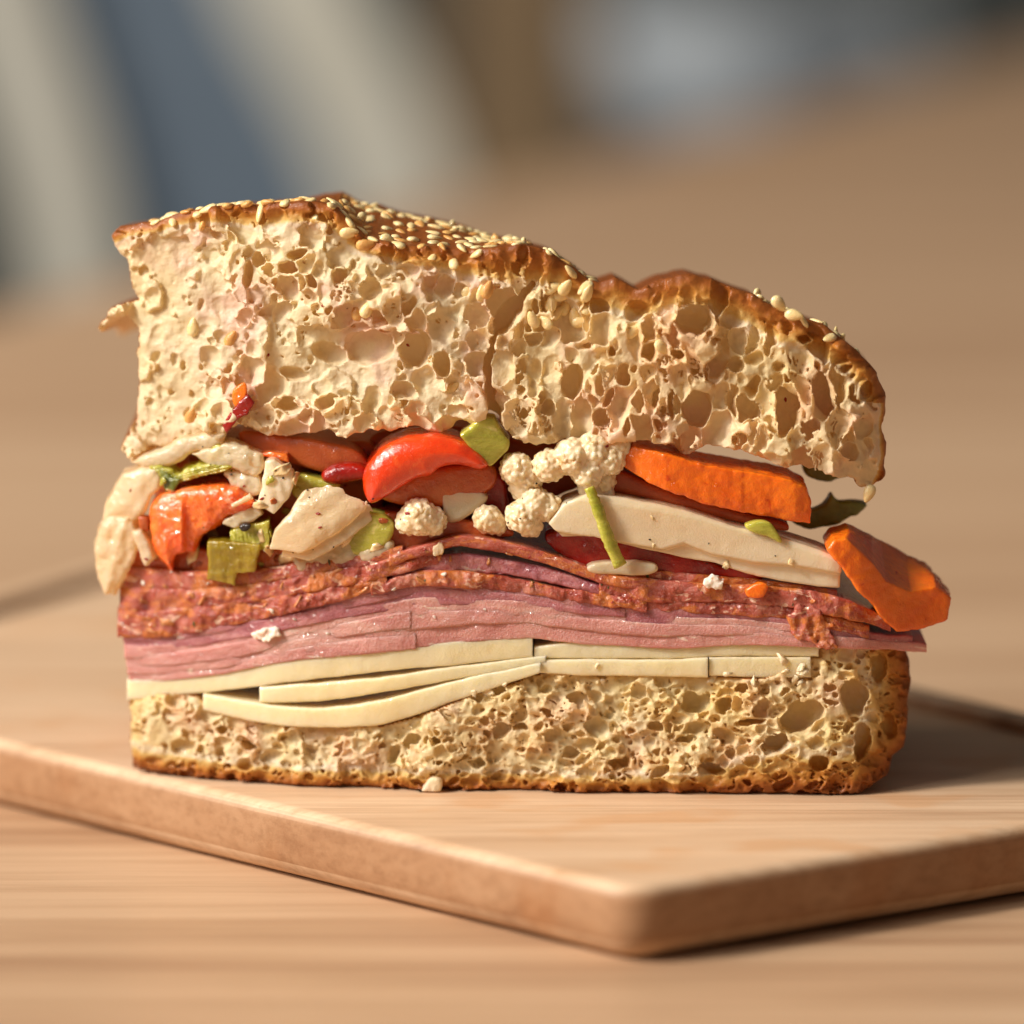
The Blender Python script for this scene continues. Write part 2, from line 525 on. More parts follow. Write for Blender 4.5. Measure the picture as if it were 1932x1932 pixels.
# ------------------------------------------------------------------ solids traced in the cut face and given their own depth
def solid(outline, y0, depth, name, mat, parent, rnd=0.6, puff=0.0, wob=0.12, wob_size=12, tilt_u=0.0, tilt_v=0.0,
          smooth=True, vox=0.24, label=None, seed=None, front_fn=None):
    """outline in photo measure; y0 = depth of its front behind the cut face, depth = thickness (mm)"""
    P = smooth_poly(outline) if smooth else np.asarray(outline, float)
    pad = 0.6 / MM + 6
    st = vox / MM
    u = np.arange(P[:, 0].min() - pad, P[:, 0].max() + pad, st)
    v = np.arange(P[:, 1].min() - pad, P[:, 1].max() + pad, st)
    du = (P[:, 0].max() - P[:, 0].min()); dv = (P[:, 1].max() - P[:, 1].min())
    uc, vc = P[:, 0].mean(), P[:, 1].mean()
    sh = abs(tilt_u) * du * 0.6 + abs(tilt_v) * dv * 0.6
    y = np.arange(y0 - puff - sh - 1.0, y0 + depth + sh + 1.0, vox)
    U, V = np.meshgrid(u, v, indexing='ij')
    s2 = poly_sdf(P, U, V) * MM
    sd = seed if seed is not None else int(abs(P.sum())) % 9973
    shape = (len(u), len(v), len(y))
    s2 = s2 + fbm(s2.shape, wob_size, sd, 3) * wob
    Y = y[None, None, :] - (tilt_u * (U - uc) + tilt_v * (V - vc))[..., None]
    dome = np.sqrt(np.clip(1 - (1 - np.clip(-s2 / max(-s2.min(), 0.1), 0, 1)) ** 2, 0, 1)) * puff
    if front_fn is not None:
        dome = dome - front_fn(U, V)
        y = np.arange(y0 - puff - sh - 1.0, y0 + depth + sh + 1.0, vox)
    front = (y0 - dome)[..., None] - Y
    yy = np.maximum(front, Y - (y0 + depth))
    a = s2[..., None] + rnd
    b = yy + rnd
    d = np.minimum(np.maximum(a, b), 0) + np.sqrt(np.maximum(a, 0) ** 2 + np.maximum(b, 0) ** 2) - rnd
    if wob:
        d = d + fbm(shape, wob_size, sd + 5, 3) * wob
    for ax in range(3):
        sl = [slice(None)] * 3
        for e in (0, -1):
            sl[ax] = e
            d[tuple(sl)] = np.maximum(d[tuple(sl)], 0.3)
    pts, quads = isomesh(d)
    pts, quads = keep_largest(pts, quads)
    w = to_world(u[0] + pts[:, 0] * st, v[0] + pts[:, 1] * st, y[0] + pts[:, 2] * vox)
    w[:, 2] = np.maximum(w[:, 2], 0.0003)
    me = make_mesh(name, w, quads[:, ::FLIP])
    return link(name, me, mat, parent, label)


FLIP = 1


def blob_field(spheres, vox, k, pad=1.0):
    """smooth union of (u_mm, v_mm, y_mm, r) balls on a grid"""
    S = np.array(spheres, np.float32)
    lo = (S[:, :3] - S[:, 3:]).min(0) - pad
    hi = (S[:, :3] + S[:, 3:]).max(0) + pad
    n = np.ceil((hi - lo) / vox).astype(int) + 1
    ax = [lo[i] + np.arange(n[i]) * vox for i in range(3)]
    d = np.full(n, 5.0, np.float32)
    for x, y, z, r in S:
        R = r + 1.2
        sl, g = [], []
        for i, c in enumerate((x, y, z)):
            a = max(0, int((c - R - lo[i]) / vox)); b = min(n[i], int((c + R - lo[i]) / vox) + 2)
            sl.append(slice(a, b)); g.append(ax[i][a:b])
        q = np.sqrt((g[0][:, None, None] - x) ** 2 + (g[1][None, :, None] - y) ** 2 + (g[2][None, None, :] - z) ** 2) - r
        o = d[tuple(sl)]
        h = np.clip(0.5 + 0.5 * (o - q) / k, 0, 1)
        d[tuple(sl)] = o * (1 - h) + q * h - k * h * (1 - h)
    return d, lo


def floret(lobes, name, parent, label=None, bud=0.44, mat='cauli', vox=0.18, seed=3, k=0.2, density=1.0):
    """lobes: (u, v, y_mm, radius_mm) heads, each covered with small buds"""
    r = np.random.default_rng(seed)
    S = []
    for (u, v, y, R) in lobes:
        S.append((u * MM, v * MM, y, R * 0.94))
        n = max(8, int(3.6 * density * (R / bud) ** 2))
        off = r.uniform(0, 6.28)
        for i in range(n):
            z = 1 - 2 * (i + 0.5) / n
            a = i * 2.39996 + off
            q = math.sqrt(1 - z * z)
            dr = np.array([q * math.cos(a), z, q * math.sin(a)]) + r.normal(0, 0.10, 3)
            dr /= np.linalg.norm(dr)
            if dr[2] > 0.55:
                continue
            rr = R * r.uniform(0.84, 0.93)
            S.append((u * MM + dr[0] * rr, v * MM + dr[1] * rr, y + dr[2] * rr, bud * r.uniform(0.8, 1.2)))
    d, lo = blob_field(S, vox, k)
    d = d + fbm(d.shape, 5, seed, 2) * 0.09
    pts, quads = isomesh(d)
    pts, quads = keep_largest(pts, quads)
    p = lo + pts * vox
    w = to_world(p[:, 0] / MM, p[:, 1] / MM, p[:, 2])
    return link(name, make_mesh(name, w, quads[:, ::FLIP]), M[mat], parent, label)


# ------------------------------------------------------------------ slices: long thin sheets whose cut edge shows
def slice_strip(name, top, bot, y0, depth, mat, parent, rough=0.25, rsize=(10, 4), jag=0.4, seed=1, label=None, rows=7, du=2.6, rnd=0.35, lift=0.0):
    """top / bot: lists of (u, v) of the slice's upper and lower edge on the cut face"""
    top = np.array(top, float); bot = np.array(bot, float)
    u0, u1 = max(top[0, 0], bot[0, 0]), min(top[-1, 0], bot[-1, 0])
    nu = int((u1 - u0) / du) + 2
    u = np.linspace(u0, u1, nu)

    def curve(P):
        P = smooth_poly(P, 8, closed=False)
        return np.interp(u, P[:, 0], P[:, 1])
    vt, vb = curve(top), curve(bot)
    r = np.random.default_rng(seed)
    rows = max(6, int(np.median(vb - vt) * MM / 0.2))
    vt0, vb0 = vt, vb
    vt = vt + fbm((nu,), 14, seed, 4, 0.6) * (0.8 + rough * 3.5)
    vb = vb + fbm((nu,), 14, seed + 3, 4, 0.6) * (0.8 + rough * 3.5)
    edge = fbm((nu,), 60, seed + 9, 5, 0.55) * jag
    # taper at both ends
    th = (vb - vt) * MM
    loops = []
    # back-top -> front-top -> front face rows -> front-bottom -> back-bottom
    ys_back = [depth, depth * 0.6, depth * 0.3, 6.0, 3.0, 1.4, 0.7]
    for yb in ys_back:
        loops.append((u, vt0 + (vt - vt0) * max(0, 1 - yb / 5), yb, 0))
    fr = np.linspace(0, 1, rows)
    n2 = fbm((nu, rows), rsize, seed + 17, 4, 0.55) * rough
    for i, f in enumerate(fr):
        # rounded edge profile
        c = 2 * f - 1
        bulge = (1 - math.sqrt(max(0, 1 - abs(c) ** 3))) * rnd
        loops.append((u, vt + (vb - vt) * f, edge + bulge + n2[:, i], 1))
    for yb in ys_back[::-1]:
        loops.append((u, vb0 + (vb - vb0) * max(0, 1 - yb / 5), yb, 0))
    pts = []
    for (uu, vv, yy, k) in loops:
        w = to_world(uu, vv, np.broadcast_to(y0 + yy, uu.shape))
        pts.append(w)
    nl = len(loops)
    pts = np.array(pts)                      # nl, nu, 3
    idx = np.arange(nl * nu).reshape(nl, nu)
    q = np.stack([idx[:-1, :-1], idx[1:, :-1], idx[1:, 1:], idx[:-1, 1:]], -1).reshape(-1, 4)
    back = np.stack([idx[-1, :-1], idx[0, :-1], idx[0, 1:], idx[-1, 1:]], -1).reshape(-1, 4)
    # end caps: pair upper and lower loops
    caps = []
    for e, flip in ((0, False), (nu - 1, True)):
        col = idx[:, e]
        for i in range(nl // 2):
            a, b, c, d_ = col[i], col[i + 1], col[nl - 2 - i], col[nl - 1 - i]
            if i + 1 >= nl - 2 - i:
                break
            caps.append((a, d_, c, b) if not flip else (a, b, c, d_))
    q = np.concatenate([q, back, np.array(caps)])
    w = pts.reshape(-1, 3)
    me = make_mesh(name, w, q)
    return link(name, me, mat, parent, label)


# ------------------------------------------------------------------ bread
class Pores:
    """packs bubbles into a slab of crumb; holds the distance to the nearest bubble wall"""
    def __init__(self, coords, far=1.3):
        self.c = coords                      # warped coordinate grids (mm)
        self.axes = None
        self.far = far
        self.P = np.full(coords[0].shape, far, np.float32)
        self.Q = np.full(coords[0].shape, far * 1.5, np.float32)     # second nearest: keeps a membrane between bubbles that touch
        self.shape = self.P.shape

    def add(self, ci, cm, r, ang=0.0, mouth=False):
        """ci: grid index of the centre, cm: centre (mm), r: three radii (mm), ang: turn in the face plane"""
        R = max(max(r) + self.far * 0.8, 6.0 if mouth else 0)
        sl = []
        for k in range(3):
            n = int(R / self.vox[k]) + 2
            a = max(0, int(ci[k]) - n); b = min(self.shape[k], int(ci[k]) + n + 1)
            if a >= b:
                return
            sl.append(slice(a, b))
        sl = tuple(sl)
        x = self.c[0][sl] - cm[0]; z = self.c[1][sl] - cm[1]; y = self.c[2][sl] - cm[2]
        if mouth:
            y = np.maximum(y, 0)             # torn open towards the cut
        if ang:
            ca, sa = math.cos(ang), math.sin(ang)
            x, z = x * ca + z * sa, -x * sa + z * ca
        q = np.sqrt((x / r[0]) ** 2 + (z / r[1]) ** 2 + (y / r[2]) ** 2)
        d = (q - 1) * min(r)
        np.minimum(self.Q[sl], np.maximum(self.P[sl], d), out=self.Q[sl])
        np.minimum(self.P[sl], d, out=self.P[sl])


def bread(name, outline, crustline, crust_w, big, classes, y_fine, depth, tilt, parent, seed, label, crust_label,
          vox=0.21, ragged=0.55, wall=0.13, crust_keep=8.0, notch=None, warp=0.35, slack=0.6, low_edge=(1e6, 2e6), oil_fn=None):
    st = vox / MM
    P = np.asarray(outline, float)
    u = np.arange(P[:, 0].min() - 14, P[:, 0].max() + 14, st)
    v = np.arange(P[:, 1].min() - 30, P[:, 1].max() + 14, st)
    yf = np.arange(-2.6, y_fine, vox)
    yc = [yf[-1]]
    step = vox
    while yc[-1] < depth + 1:
        step = min(step * 1.35, 2.0)
        yc.append(yc[-1] + step)
    y = np.concatenate([yf, yc[1:]])
    nf = len(yf)
    U, V = np.meshgrid(u, v, indexing='ij')
    nu, nv, ny = len(u), len(v), len(y)
    s2 = poly_sdf(P, U, V) * MM
    s2 = s2 + fbm(s2.shape, 26, seed, 4, 0.6) * 0.40
    s2 = s2 + (fbm(s2.shape, 22, seed + 77, 4, 0.6) * 1.0 + 0.3) * np.clip((V - low_edge[0]) / 30, 0, 1) * np.clip((low_edge[1] - V) / 30, 0, 1)
    s2 = s2 + fbm(s2.shape, 24, seed + 71, 4, 0.65) * 0.9 * np.clip((300 - U) / 40, 0, 1) * np.clip((900 - V) / 50, 0, 1)
    cd = line_dist(crustline, U, V)
    # silhouette of each depth
    F = np.empty((nu, nv, ny), np.float32)
    vi = np.arange(nv)[None, :]
    topw = np.clip((np.percentile(P[:, 1], 60) - V) / 120, 0, 1)
    for j in range(ny):
        if tilt is None or y[j] <= 0:
            F[:, :, j] = s2
            continue
        sh = tilt(u, y[j])[:, None] / vox * topw       # rows the silhouette moves up by
        k = np.clip(vi + sh, 0, nv - 1.001)
        k0 = k.astype(int); t = k - k0
        F[:, :, j] = np.take_along_axis(s2, k0, 1) * (1 - t) + np.take_along_axis(s2, k0 + 1, 1) * t
    # ragged front
    def step(size, sd, edge, cut=0.0):
        q = fbm((nu, nv), size, sd, 4, 0.55) + fbm((nu, nv), 9, sd + 50, 2) * 0.10
        t = np.clip((q - cut + edge) / (2 * edge), 0, 1)
        return t * t * (3 - 2 * t)
    n1 = fbm((nu, nv), 46, seed + 1, 3, 0.5) * ragged
    n1 = n1 + (step(60, seed + 40, 0.05) - 0.5) * ragged * 1.5 + (step(30, seed + 41, 0.06, 0.1) - 0.5) * ragged * 0.9
    n1 = n1 + fbm((nu, nv), 7, seed + 2, 2, 0.7) * 0.22
    calm = np.interp(u, [200, 330, 460], [0.95, 0.95, 1.0])[:, None]
    n1 = n1 * calm
    Y = y[None, None, :]
    inn = np.clip(-s2 / 2.2, 0, 1)
    rim = (1 - np.sqrt(np.clip(1 - (1 - inn) ** 2, 0, 1))) * 1.4         # rounded towards the silhouette
    front = (rim - n1)[..., None] - Y
    body = np.maximum(F, front)
    body = np.maximum(body, Y - depth)
    if notch is not None:
        body = np.maximum(body, np.minimum(notch(U, V)[..., None], (6.5 - Y) * 0.7))
    # bubbles
    shp = (nu, nv, nf)
    wx, wz, wy = (fbm(shp, 10, seed + q, 2) * warp + grid_noise(shp, 3.2, seed + q + 20) * 0.13 for q in (5, 6, 7))
    X3 = (u[:, None, None] * MM + wx).astype(np.float32)
    Z3 = (v[None, :, None] * MM + wz).astype(np.float32)
    Y3 = (yf[None, None, :] + wy).astype(np.float32)
    po = Pores((X3, Z3, Y3))
    po.vox = (vox, vox, vox)
    r = np.random.default_rng(seed)

    def idx(uu, vv, yy):
        return ((uu - u[0]) / st, (vv - v[0]) / st, (yy - yf[0]) / vox)
    for (bu, bv, ru, rv, by, ry, *ang) in big:
        po.add(idx(bu, bv, by), (bu * MM, bv * MM, by), (ru * MM, rv * MM, min(ry * 1.35, 4.2)), math.radians(ang[0]) if ang else 0, True)
    su = s2 / MM
    for (n, rmin, rmax, au, av, region, keep) in classes:
        cu = r.uniform(u[0], u[-1], n); cv = r.uniform(v[0], v[-1], n); cy = r.uniform(-1.6, (0.2 + rmax * 0.45) if rmax > 1.2 else 2.2, n)
        cr = rmin + (rmax - rmin) * r.random(n) ** 1.8
        for a, b, c, q in zip(cu, cv, cy, cr):
            i = [int(t) for t in idx(a, b, c)]
            if not (0 <= i[0] < nu and 0 <= i[1] < nv and 0 <= i[2] < nf):
                continue
            if region is not None:
                f = region(a, b)
                if f <= 0 or r.random() > f: continue
                q *= f
            inside = -su[i[0], i[1]]
            if inside < keep:
                continue
            room = po.P[i[0], i[1], i[2]]
            if cd[i[0], i[1]] < crust_keep + q / MM * 0.5:
                continue
            q = min(q, room + slack * q)
            if q < rmin * 0.8:
                continue
            e = r.uniform(0.75, 1.3, 3)
            po.add(i, (a * MM, b * MM, c), (q * e[0] * au, q * e[1] * av, q * e[2] * 0.75), r.normal(0, 0.35))
    d = body
    fade = np.clip((yf - (y_fine - 1.5)) / 1.5, 0, 1)[None, None, :] * 2.0
    mem = (po.Q - po.P) * 0.5 - (wall + fbm(shp, 10, seed + 8, 2) * wall * 0.6)
    d[:, :, :nf] = np.maximum(d[:, :, :nf], np.minimum(-po.P, mem) - fade)
    d[0] = d[-1] = 0.3; d[:, 0] = d[:, -1] = 0.3; d[:, :, 0] = d[:, :, -1] = 0.3
    pts, quads = isomesh(d)
    pts, quads = keep_largest(pts, quads)
    uu = u[0] + pts[:, 0] * st; vv = v[0] + pts[:, 1] * st
    yy = np.interp(pts[:, 2], np.arange(ny), y)
    w = to_world(uu, vv, yy)
    w[:, 2] = np.maximum(w[:, 2], 0.0002 + 0.0004 * np.random.default_rng(1).random(len(w)))
    # how much crust: distance to the outer skin, thicker or thinner along it
    ii = np.clip(pts[:, 0].astype(int), 0, nu - 1); jj = np.clip(pts[:, 1].astype(int), 0, nv - 1)
    sh = tilt(uu, np.maximum(yy, 0)) / MM * topw[ii, jj] if tilt is not None else 0
    jj2 = np.clip(((vv + sh - v[0]) / st).astype(int), 0, nv - 1)
    dist = cd[ii, jj2]
    outside = np.clip(s2[ii, jj2] / MM, -5, 200)
    dist = np.where(outside > 0, 0, dist)
    crust = np.clip(1 - dist / np.maximum(crust_w(uu, vv), 1), 0, 1)
    deep = (yy > 4)
    # the skin of the loaf behind the cut
    skin = (dist < 7) & deep
    crust = np.where(skin, np.maximum(crust, 0.8), crust)
    oil = oil_fn(uu, vv)
    fq = crust[quads].mean(1) > 0.45
    pa, qa, at = compact(w, quads[~fq], {"crust": crust, "oil": oil})
    o = link(name, make_mesh(name, pa, qa[:, ::FLIP], attr=at), M['bread'], parent, label)
    pb, qb, bt = compact(w, quads[fq], {"crust": crust, "oil": oil})
    c = link("crust", make_mesh("crust", pb, qb[:, ::FLIP], attr=bt), M['bread'], o, crust_label)
    return o, dict(u=u, v=v, y=y, d=d, nf=nf)


# ------------------------------------------------------------------ setting: table, board
def rounded(P, r, n=8):
    P = [np.array(p, float) for p in P]
    out = []
    N = len(P)
    for i in range(N):
        a, b, c = P[i - 1], P[i], P[(i + 1) % N]
        d1 = (a - b) / np.linalg.norm(a - b); d2 = (c - b) / np.linalg.norm(c - b)
        s, e = b + d1 * r, b + d2 * r
        for t in np.linspace(0, 1, n):
            out.append((1 - t) ** 2 * s + 2 * t * (1 - t) * b + t * t * e)
    return np.array(out)


def line_x(p, d, q, e):
    A = np.array([d, -e]).T
    t = np.linalg.solve(A, q - p)
    return p + d * t[0]


BOARD_T = 0.0115


def slab(name, outline, z_top, thick, bevel, mat, parent=None, low_bevel=None):
    """solid plate with a rounded upper and lower rim"""
    P = np.asarray(outline)
    cen = P.mean(0)
    nrm = np.roll(P, -1, 0) - np.roll(P, 1, 0)
    nrm = np.stack([nrm[:, 1], -nrm[:, 0]], 1)
    nrm /= np.linalg.norm(nrm, axis=1)[:, None]
    if ((P - cen) * nrm).sum() < 0:
        nrm = -nrm
    lb = low_bevel or bevel * 0.6
    rings = []
    for t in np.linspace(0, 1, 7):
        a = t * math.pi / 2
        rings.append((bevel * (1 - math.sin(a)), z_top - bevel * (1 - math.cos(a))))
    for t in np.linspace(0, 1, 5):
        a = t * math.pi / 2
        rings.append((lb * (1 - math.cos(a)), z_top - thick + lb * (1 - math.sin(a))))
    pts, n = [], len(P)
    for off, z in rings:
        pts.append(np.column_stack([P - nrm * off, np.full(n, z)]))
    pts = np.concatenate(pts)
    quads = []
    for k in range(len(rings) - 1):
        for i in range(n):
            j = (i + 1) % n
            quads.append((k * n + i, (k + 1) * n + i, (k + 1) * n + j, k * n + j))
    me = bpy.data.meshes.new(name)
    faces = quads + [tuple(range(n)), tuple(range((len(rings) - 1) * n, len(rings) * n))[::-1]]
    me.from_pydata(pts.tolist(), [], faces)
    import bmesh
    bm = bmesh.new(); bm.from_mesh(me)
    bmesh.ops.recalc_face_normals(bm, faces=bm.faces)
    bm.to_mesh(me); bm.free()
    for p in me.polygons:
        p.use_smooth = len(p.vertices) == 4
    return link(name, me, mat, parent)


a0, a1 = on_z(0, 1400)[:2], on_z(900, 1610)[:2]
b0, b1 = on_z(1400, 1645)[:2], on_z(1932, 1560)[:2]
c0, c1 = on_z(0, 1140)[:2], on_z(185, 1085)[:2]
d0, d1 = on_z(1740, 1322)[:2], on_z(1932, 1368)[:2]
k1 = line_x(a0, a1 - a0, b0, b1 - b0)           # corner towards the camera
k2 = line_x(b0, b1 - b0, d0, d1 - d0)
k3 = line_x(d0, d1 - d0, c0, c1 - c0)
k4 = line_x(c0, c1 - c0, a0, a1 - a0)
print("board corners", [k.round(3).tolist() for k in (k1, k2, k3, k4)])
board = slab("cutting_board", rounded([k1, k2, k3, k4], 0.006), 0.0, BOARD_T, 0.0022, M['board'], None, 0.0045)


def rim(a, b, inset, w, h, name):
    """low raised lip along one far side of the board, set in from its edge"""
    d = (b - a) / np.linalg.norm(b - a)
    n = np.array([-d[1], d[0]])
    if n @ (k1 - a) < 0:
        n = -n
    a2, b2 = a + d * 0.012 + n * inset, b - d * 0.012 + n * inset
    P = rounded([a2, b2, b2 + n * w, a2 + n * w], w * 0.45, 4)
    o = slab(name, P, h, h + 0.001, 0.0012, M['board'], board, 0.0004)
    return o


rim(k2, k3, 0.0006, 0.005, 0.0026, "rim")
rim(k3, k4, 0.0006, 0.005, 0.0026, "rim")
tag(board, "pale maple cutting board with rounded edges under the sandwich", "cutting board")

TZ = -BOARD_T - 0.0004
t0, t1 = on_z(0, 585, TZ)[:2], on_z(1932, 95, TZ)[:2]
td = (t1 - t0) / np.linalg.norm(t1 - t0)
tn = np.array([td[1], -td[0]])
if tn @ (np.array([0, -1.0])) < 0: tn = -tn
f0, f1 = t0 - td * 1.7, t1 + td * 0.3
table = slab("table", rounded([f0, f1, f1 + tn * 1.7, f0 + tn * 1.7], 0.02), TZ, 0.03, 0.004, M['table'])
tag(table, "light brown wooden table top carrying the cutting board", "table")

# ------------------------------------------------------------------ the sandwich
sandwich = empty("sandwich", (0, 0, 0))
tag(sandwich, "halved focaccia sandwich stacked with pickled vegetables, ham and cheese on a maple board", "sandwich")
SW = sandwich


def up(u, P):
    P = np.asarray(P, float)
    return np.interp(u, P[:, 0], P[:, 1])


# --- lower bread
BOT = [(240, 1306), (300, 1308), (370, 1312), (400, 1335), (440, 1350), (520, 1368), (620, 1374), (720, 1370), (800, 1345), (860, 1322), (930, 1300),
       (1010, 1278), (1060, 1268), (1150, 1276), (1250, 1278), (1340, 1282), (1440, 1280), (1490, 1262), (1535, 1228), (1575, 1218), (1640, 1220), (1705, 1222),
       (1714, 1250), (1718, 1290), (1712, 1330), (1716, 1380), (1708, 1415), (1684, 1430), (1678, 1462), (1655, 1478), (1625, 1498), (1560, 1506),
       (1480, 1498), (1400, 1503), (1200, 1503), (1050, 1499), (900, 1496), (700, 1494), (550, 1486), (400, 1473), (300, 1459), (252, 1449), (243, 1400), (246, 1350)]
BOT_CRUST = [(246, 1452), (300, 1461), (400, 1475), (550, 1488), (700, 1496), (900, 1498), (1050, 1501), (1200, 1505), (1400, 1505), (1560, 1508),
             (1625, 1500), (1665, 1480), (1690, 1440), (1720, 1400), (1718, 1330), (1722, 1290), (1712, 1230)]
bot_big = [(1315, 1326, 30, 20, 1.2, 2.2), (1367, 1330, 16, 19, 1.0, 1.6), (1512, 1352, 44, 30, 1.6, 3.0, -25), (1612, 1317, 27, 37, 1.4, 2.6),
           (1678, 1372, 17, 25, 1.2, 1.8), (1625, 1402, 20, 36, 1.5, 2.2, 8), (1464, 1402, 32, 19, 1.2, 2.0, -20), (1420, 1362, 32, 11, 0.8, 1.4, -10),
           (1290, 1395, 28, 9, 0.6, 1.2), (1240, 1372, 20, 11, 0.6, 1.2), (1190, 1382, 12, 8, 0.6, 1.0), (1660, 1262, 18, 32, 1.4, 2.0), (1590, 1255, 14, 10, 0.8, 1.2),
           (745, 1425, 16, 20, 0.8, 1.5), (590, 1418, 18, 9, 0.6, 1.2, 20), (420, 1375, 15, 10, 0.6, 1.2), (470, 1405, 20, 10, 0.8, 1.2, 30), (350, 1330, 12, 8, 0.5, 1.0),
           (1080, 1420, 22, 12, 0.7, 1.3), (980, 1372, 18, 10, 0.6, 1.2), (1170, 1440, 26, 14, 0.8, 1.5, -10), (900, 1440, 20, 12, 0.7, 1.3), (1340, 1450, 30, 12, 0.8, 1.6, 10),
           (1010, 1455, 16, 10, 0.6, 1.0), (1545, 1440, 22, 16, 0.9, 1.6), (820, 1398, 16, 10, 0.6, 1.1), (1115, 1300, 12, 8, 0.5, 0.9), (1400, 1300, 18, 10, 0.7, 1.2)]
left_fade = lambda a, b: 0.7 if a < 330 else 1.0
bottom_bread, BD = bread("bottom_bread", BOT, BOT_CRUST, lambda u, v: np.interp(u, [240, 500, 1300, 1480, 1640, 1730], [60, 56, 56, 120, 110, 50]),
    bot_big, [(2500, 0.9, 1.9, 1.25, 0.85, left_fade, 7), (6000, 0.5, 1.0, 1.3, 0.85, left_fade, 3), (5000, 0.34, 0.55, 1.2, 0.9, left_fade, 1)],
    4.6, 46, None, SW, 5, "open airy crumb of the lower half of the bread", "thin oily browned base crust of the bread",
    crust_keep=-30, ragged=0.7, wall=0.085, oil_fn=lambda u, v: np.interp(u, [240, 400, 700, 1200, 1700], [0.9, 0.6, 0.45, 0.7, 0.9]))

# --- upper bread
TOP = [(212, 443), (228, 430), (290, 420), (340, 402), (400, 388), (450, 384), (480, 388), (530, 380), (600, 382), (635, 392), (655, 415), (690, 446), (760, 463),
       (850, 470), (930, 466), (985, 458), (1040, 478), (1085, 505), (1108, 528), (1130, 532), (1160, 524), (1205, 545), (1250, 524), (1300, 518), (1345, 524), (1400, 545),
       (1450, 572), (1500, 595), (1560, 618), (1620, 662), (1655, 702), (1672, 745), (1667, 800), (1670, 860), (1664, 900), (1654, 922), (1628, 926),
       (1600, 908), (1540, 896), (1480, 886), (1440, 868), (1380, 862), (1330, 850), (1290, 862), (1230, 842), (1180, 832), (1110, 842), (1060, 836), (1010, 846), (960, 832),
       (938, 800), (925, 790), (905, 812), (860, 800), (830, 820), (760, 812), (700, 818), (655, 830), (615, 812), (560, 826), (500, 822), (440, 818), (380, 830), (320, 846), (245, 862),
       (236, 845), (246, 790), (250, 740), (256, 690), (254, 650), (264, 622), (238, 604), (206, 612), (190, 622), (202, 586), (228, 572), (256, 566), (250, 540), (242, 495), (226, 470)]
TOP_CRUST = [(206, 440), (228, 427), (290, 417), (340, 399), (400, 385), (450, 381), (480, 385), (530, 377), (600, 379), (637, 389), (657, 412), (692, 443), (760, 460),
             (850, 467), (930, 463), (985, 455), (1040, 475), (1087, 502), (1110, 525), (1130, 529), (1160, 521), (1205, 542), (1250, 521), (1300, 515), (1345, 521), (1400, 542),
             (1450, 569), (1500, 592), (1560, 615), (1622, 660), (1658, 700), (1675, 745), (1670, 800), (1673, 860), (1667, 900), (1656, 924)]
top_big = [(695, 655, 52, 36, 1.6, 2.8, -12), (622, 668, 34, 22, 1.8, 2.4, 20), (782, 662, 30, 38, 1.8, 2.6, 10), (550, 708, 34, 14, 1.2, 2.0), (832, 690, 20, 26, 1.2, 1.8),
           (490, 487, 18, 17, 1.0, 1.6), (468, 515, 9, 30, 1.0, 1.4), (545, 506, 26, 15, 0.9, 1.4), (566, 478, 26, 14, 0.8, 1.4), (590, 540, 12, 30, 0.7, 1.2, -20), (640, 520, 16, 22, 0.8, 1.3),
           (460, 600, 16, 18, 0.8, 1.4), (530, 590, 18, 30, 0.8, 1.4, 30), (840, 540, 22, 26, 0.9, 1.6), (770, 510, 24, 18, 0.7, 1.2), (700, 545, 20, 22, 0.7, 1.2), (770, 580, 18, 22, 0.7, 1.2),
           (946, 572, 30, 40, 2.0, 3.2, 20), (935, 640, 12, 30, 2.5, 3.0), (620, 760, 26, 16, 1.0, 1.8), (700, 760, 18, 30, 0.8, 1.4, 15), (760, 740, 30, 20, 0.8, 1.4), (540, 765, 34, 14, 1.4, 2.2, 10),
           (1128, 585, 22, 20, 1.4, 2.2), (1308, 602, 40, 32, 1.6, 3.0), (1205, 590, 26, 20, 0.9, 1.8), (1151, 667, 14, 18, 1.8, 2.6), (1315, 772, 28, 40, 2.2, 3.4), (1482, 772, 30, 52, 2.2, 3.4, 6),
           (1552, 748, 27, 46, 1.9, 3.0, -4), (1626, 784, 13, 11, 1.2, 1.8), (1138, 793, 21, 22, 1.4, 2.2), (1078, 722, 20, 44, 1.8, 2.8, 4), (1385, 690, 20, 16, 0.8, 1.4), (1335, 698, 10, 8, 0.9, 1.2),
           (1425, 676, 18, 16, 0.7, 1.3), (1530, 642, 27, 10, 1.4, 2.0, 12), (1282, 667, 19, 13, 0.9, 1.4), (1435, 627, 12, 25, 1.0, 1.8), (1230, 745, 16, 34, 0.8, 1.6), (1270, 750, 10, 40, 1.0, 1.6),
           (1385, 760, 14, 44, 0.9, 1.6), (1420, 735, 14, 30, 0.9, 1.5, 20), (1180, 720, 18, 34, 0.8, 1.5), (1095, 650, 26, 14, 1.0, 1.6), (1225, 660, 18, 22, 0.8, 1.4), (1590, 700, 22, 18, 0.9, 1.6),
           (1630, 735, 16, 20, 0.9, 1.5), (1600, 850, 18, 26, 1.0, 1.6, -20), (1350, 640, 16, 10, 0.7, 1.2), (1010, 640, 22, 18, 1.0, 1.6), (1015, 700, 16, 24, 1.0, 1.6), (1030, 770, 20, 16, 1.0, 1.5),
           (985, 740, 10, 14, 0.8, 1.2), (1475, 690, 16, 16, 0.8, 1.3), (1540, 690, 14, 18, 0.8, 1.3), (1640, 840, 10, 14, 0.7, 1.1), (1240, 800, 14, 18, 0.8, 1.4), (1390, 830, 18, 10, 0.8, 1.4)]


def left_lump(a, b): return (0.8 if a < 400 else 1.0) if a < 930 else 0.0


def right_lump(a, b): return 1.0 if a >= 930 else 0.0


def fine_lump(a, b): return 0.9 if a < 400 else (0.85 if a < 930 else 0.4)


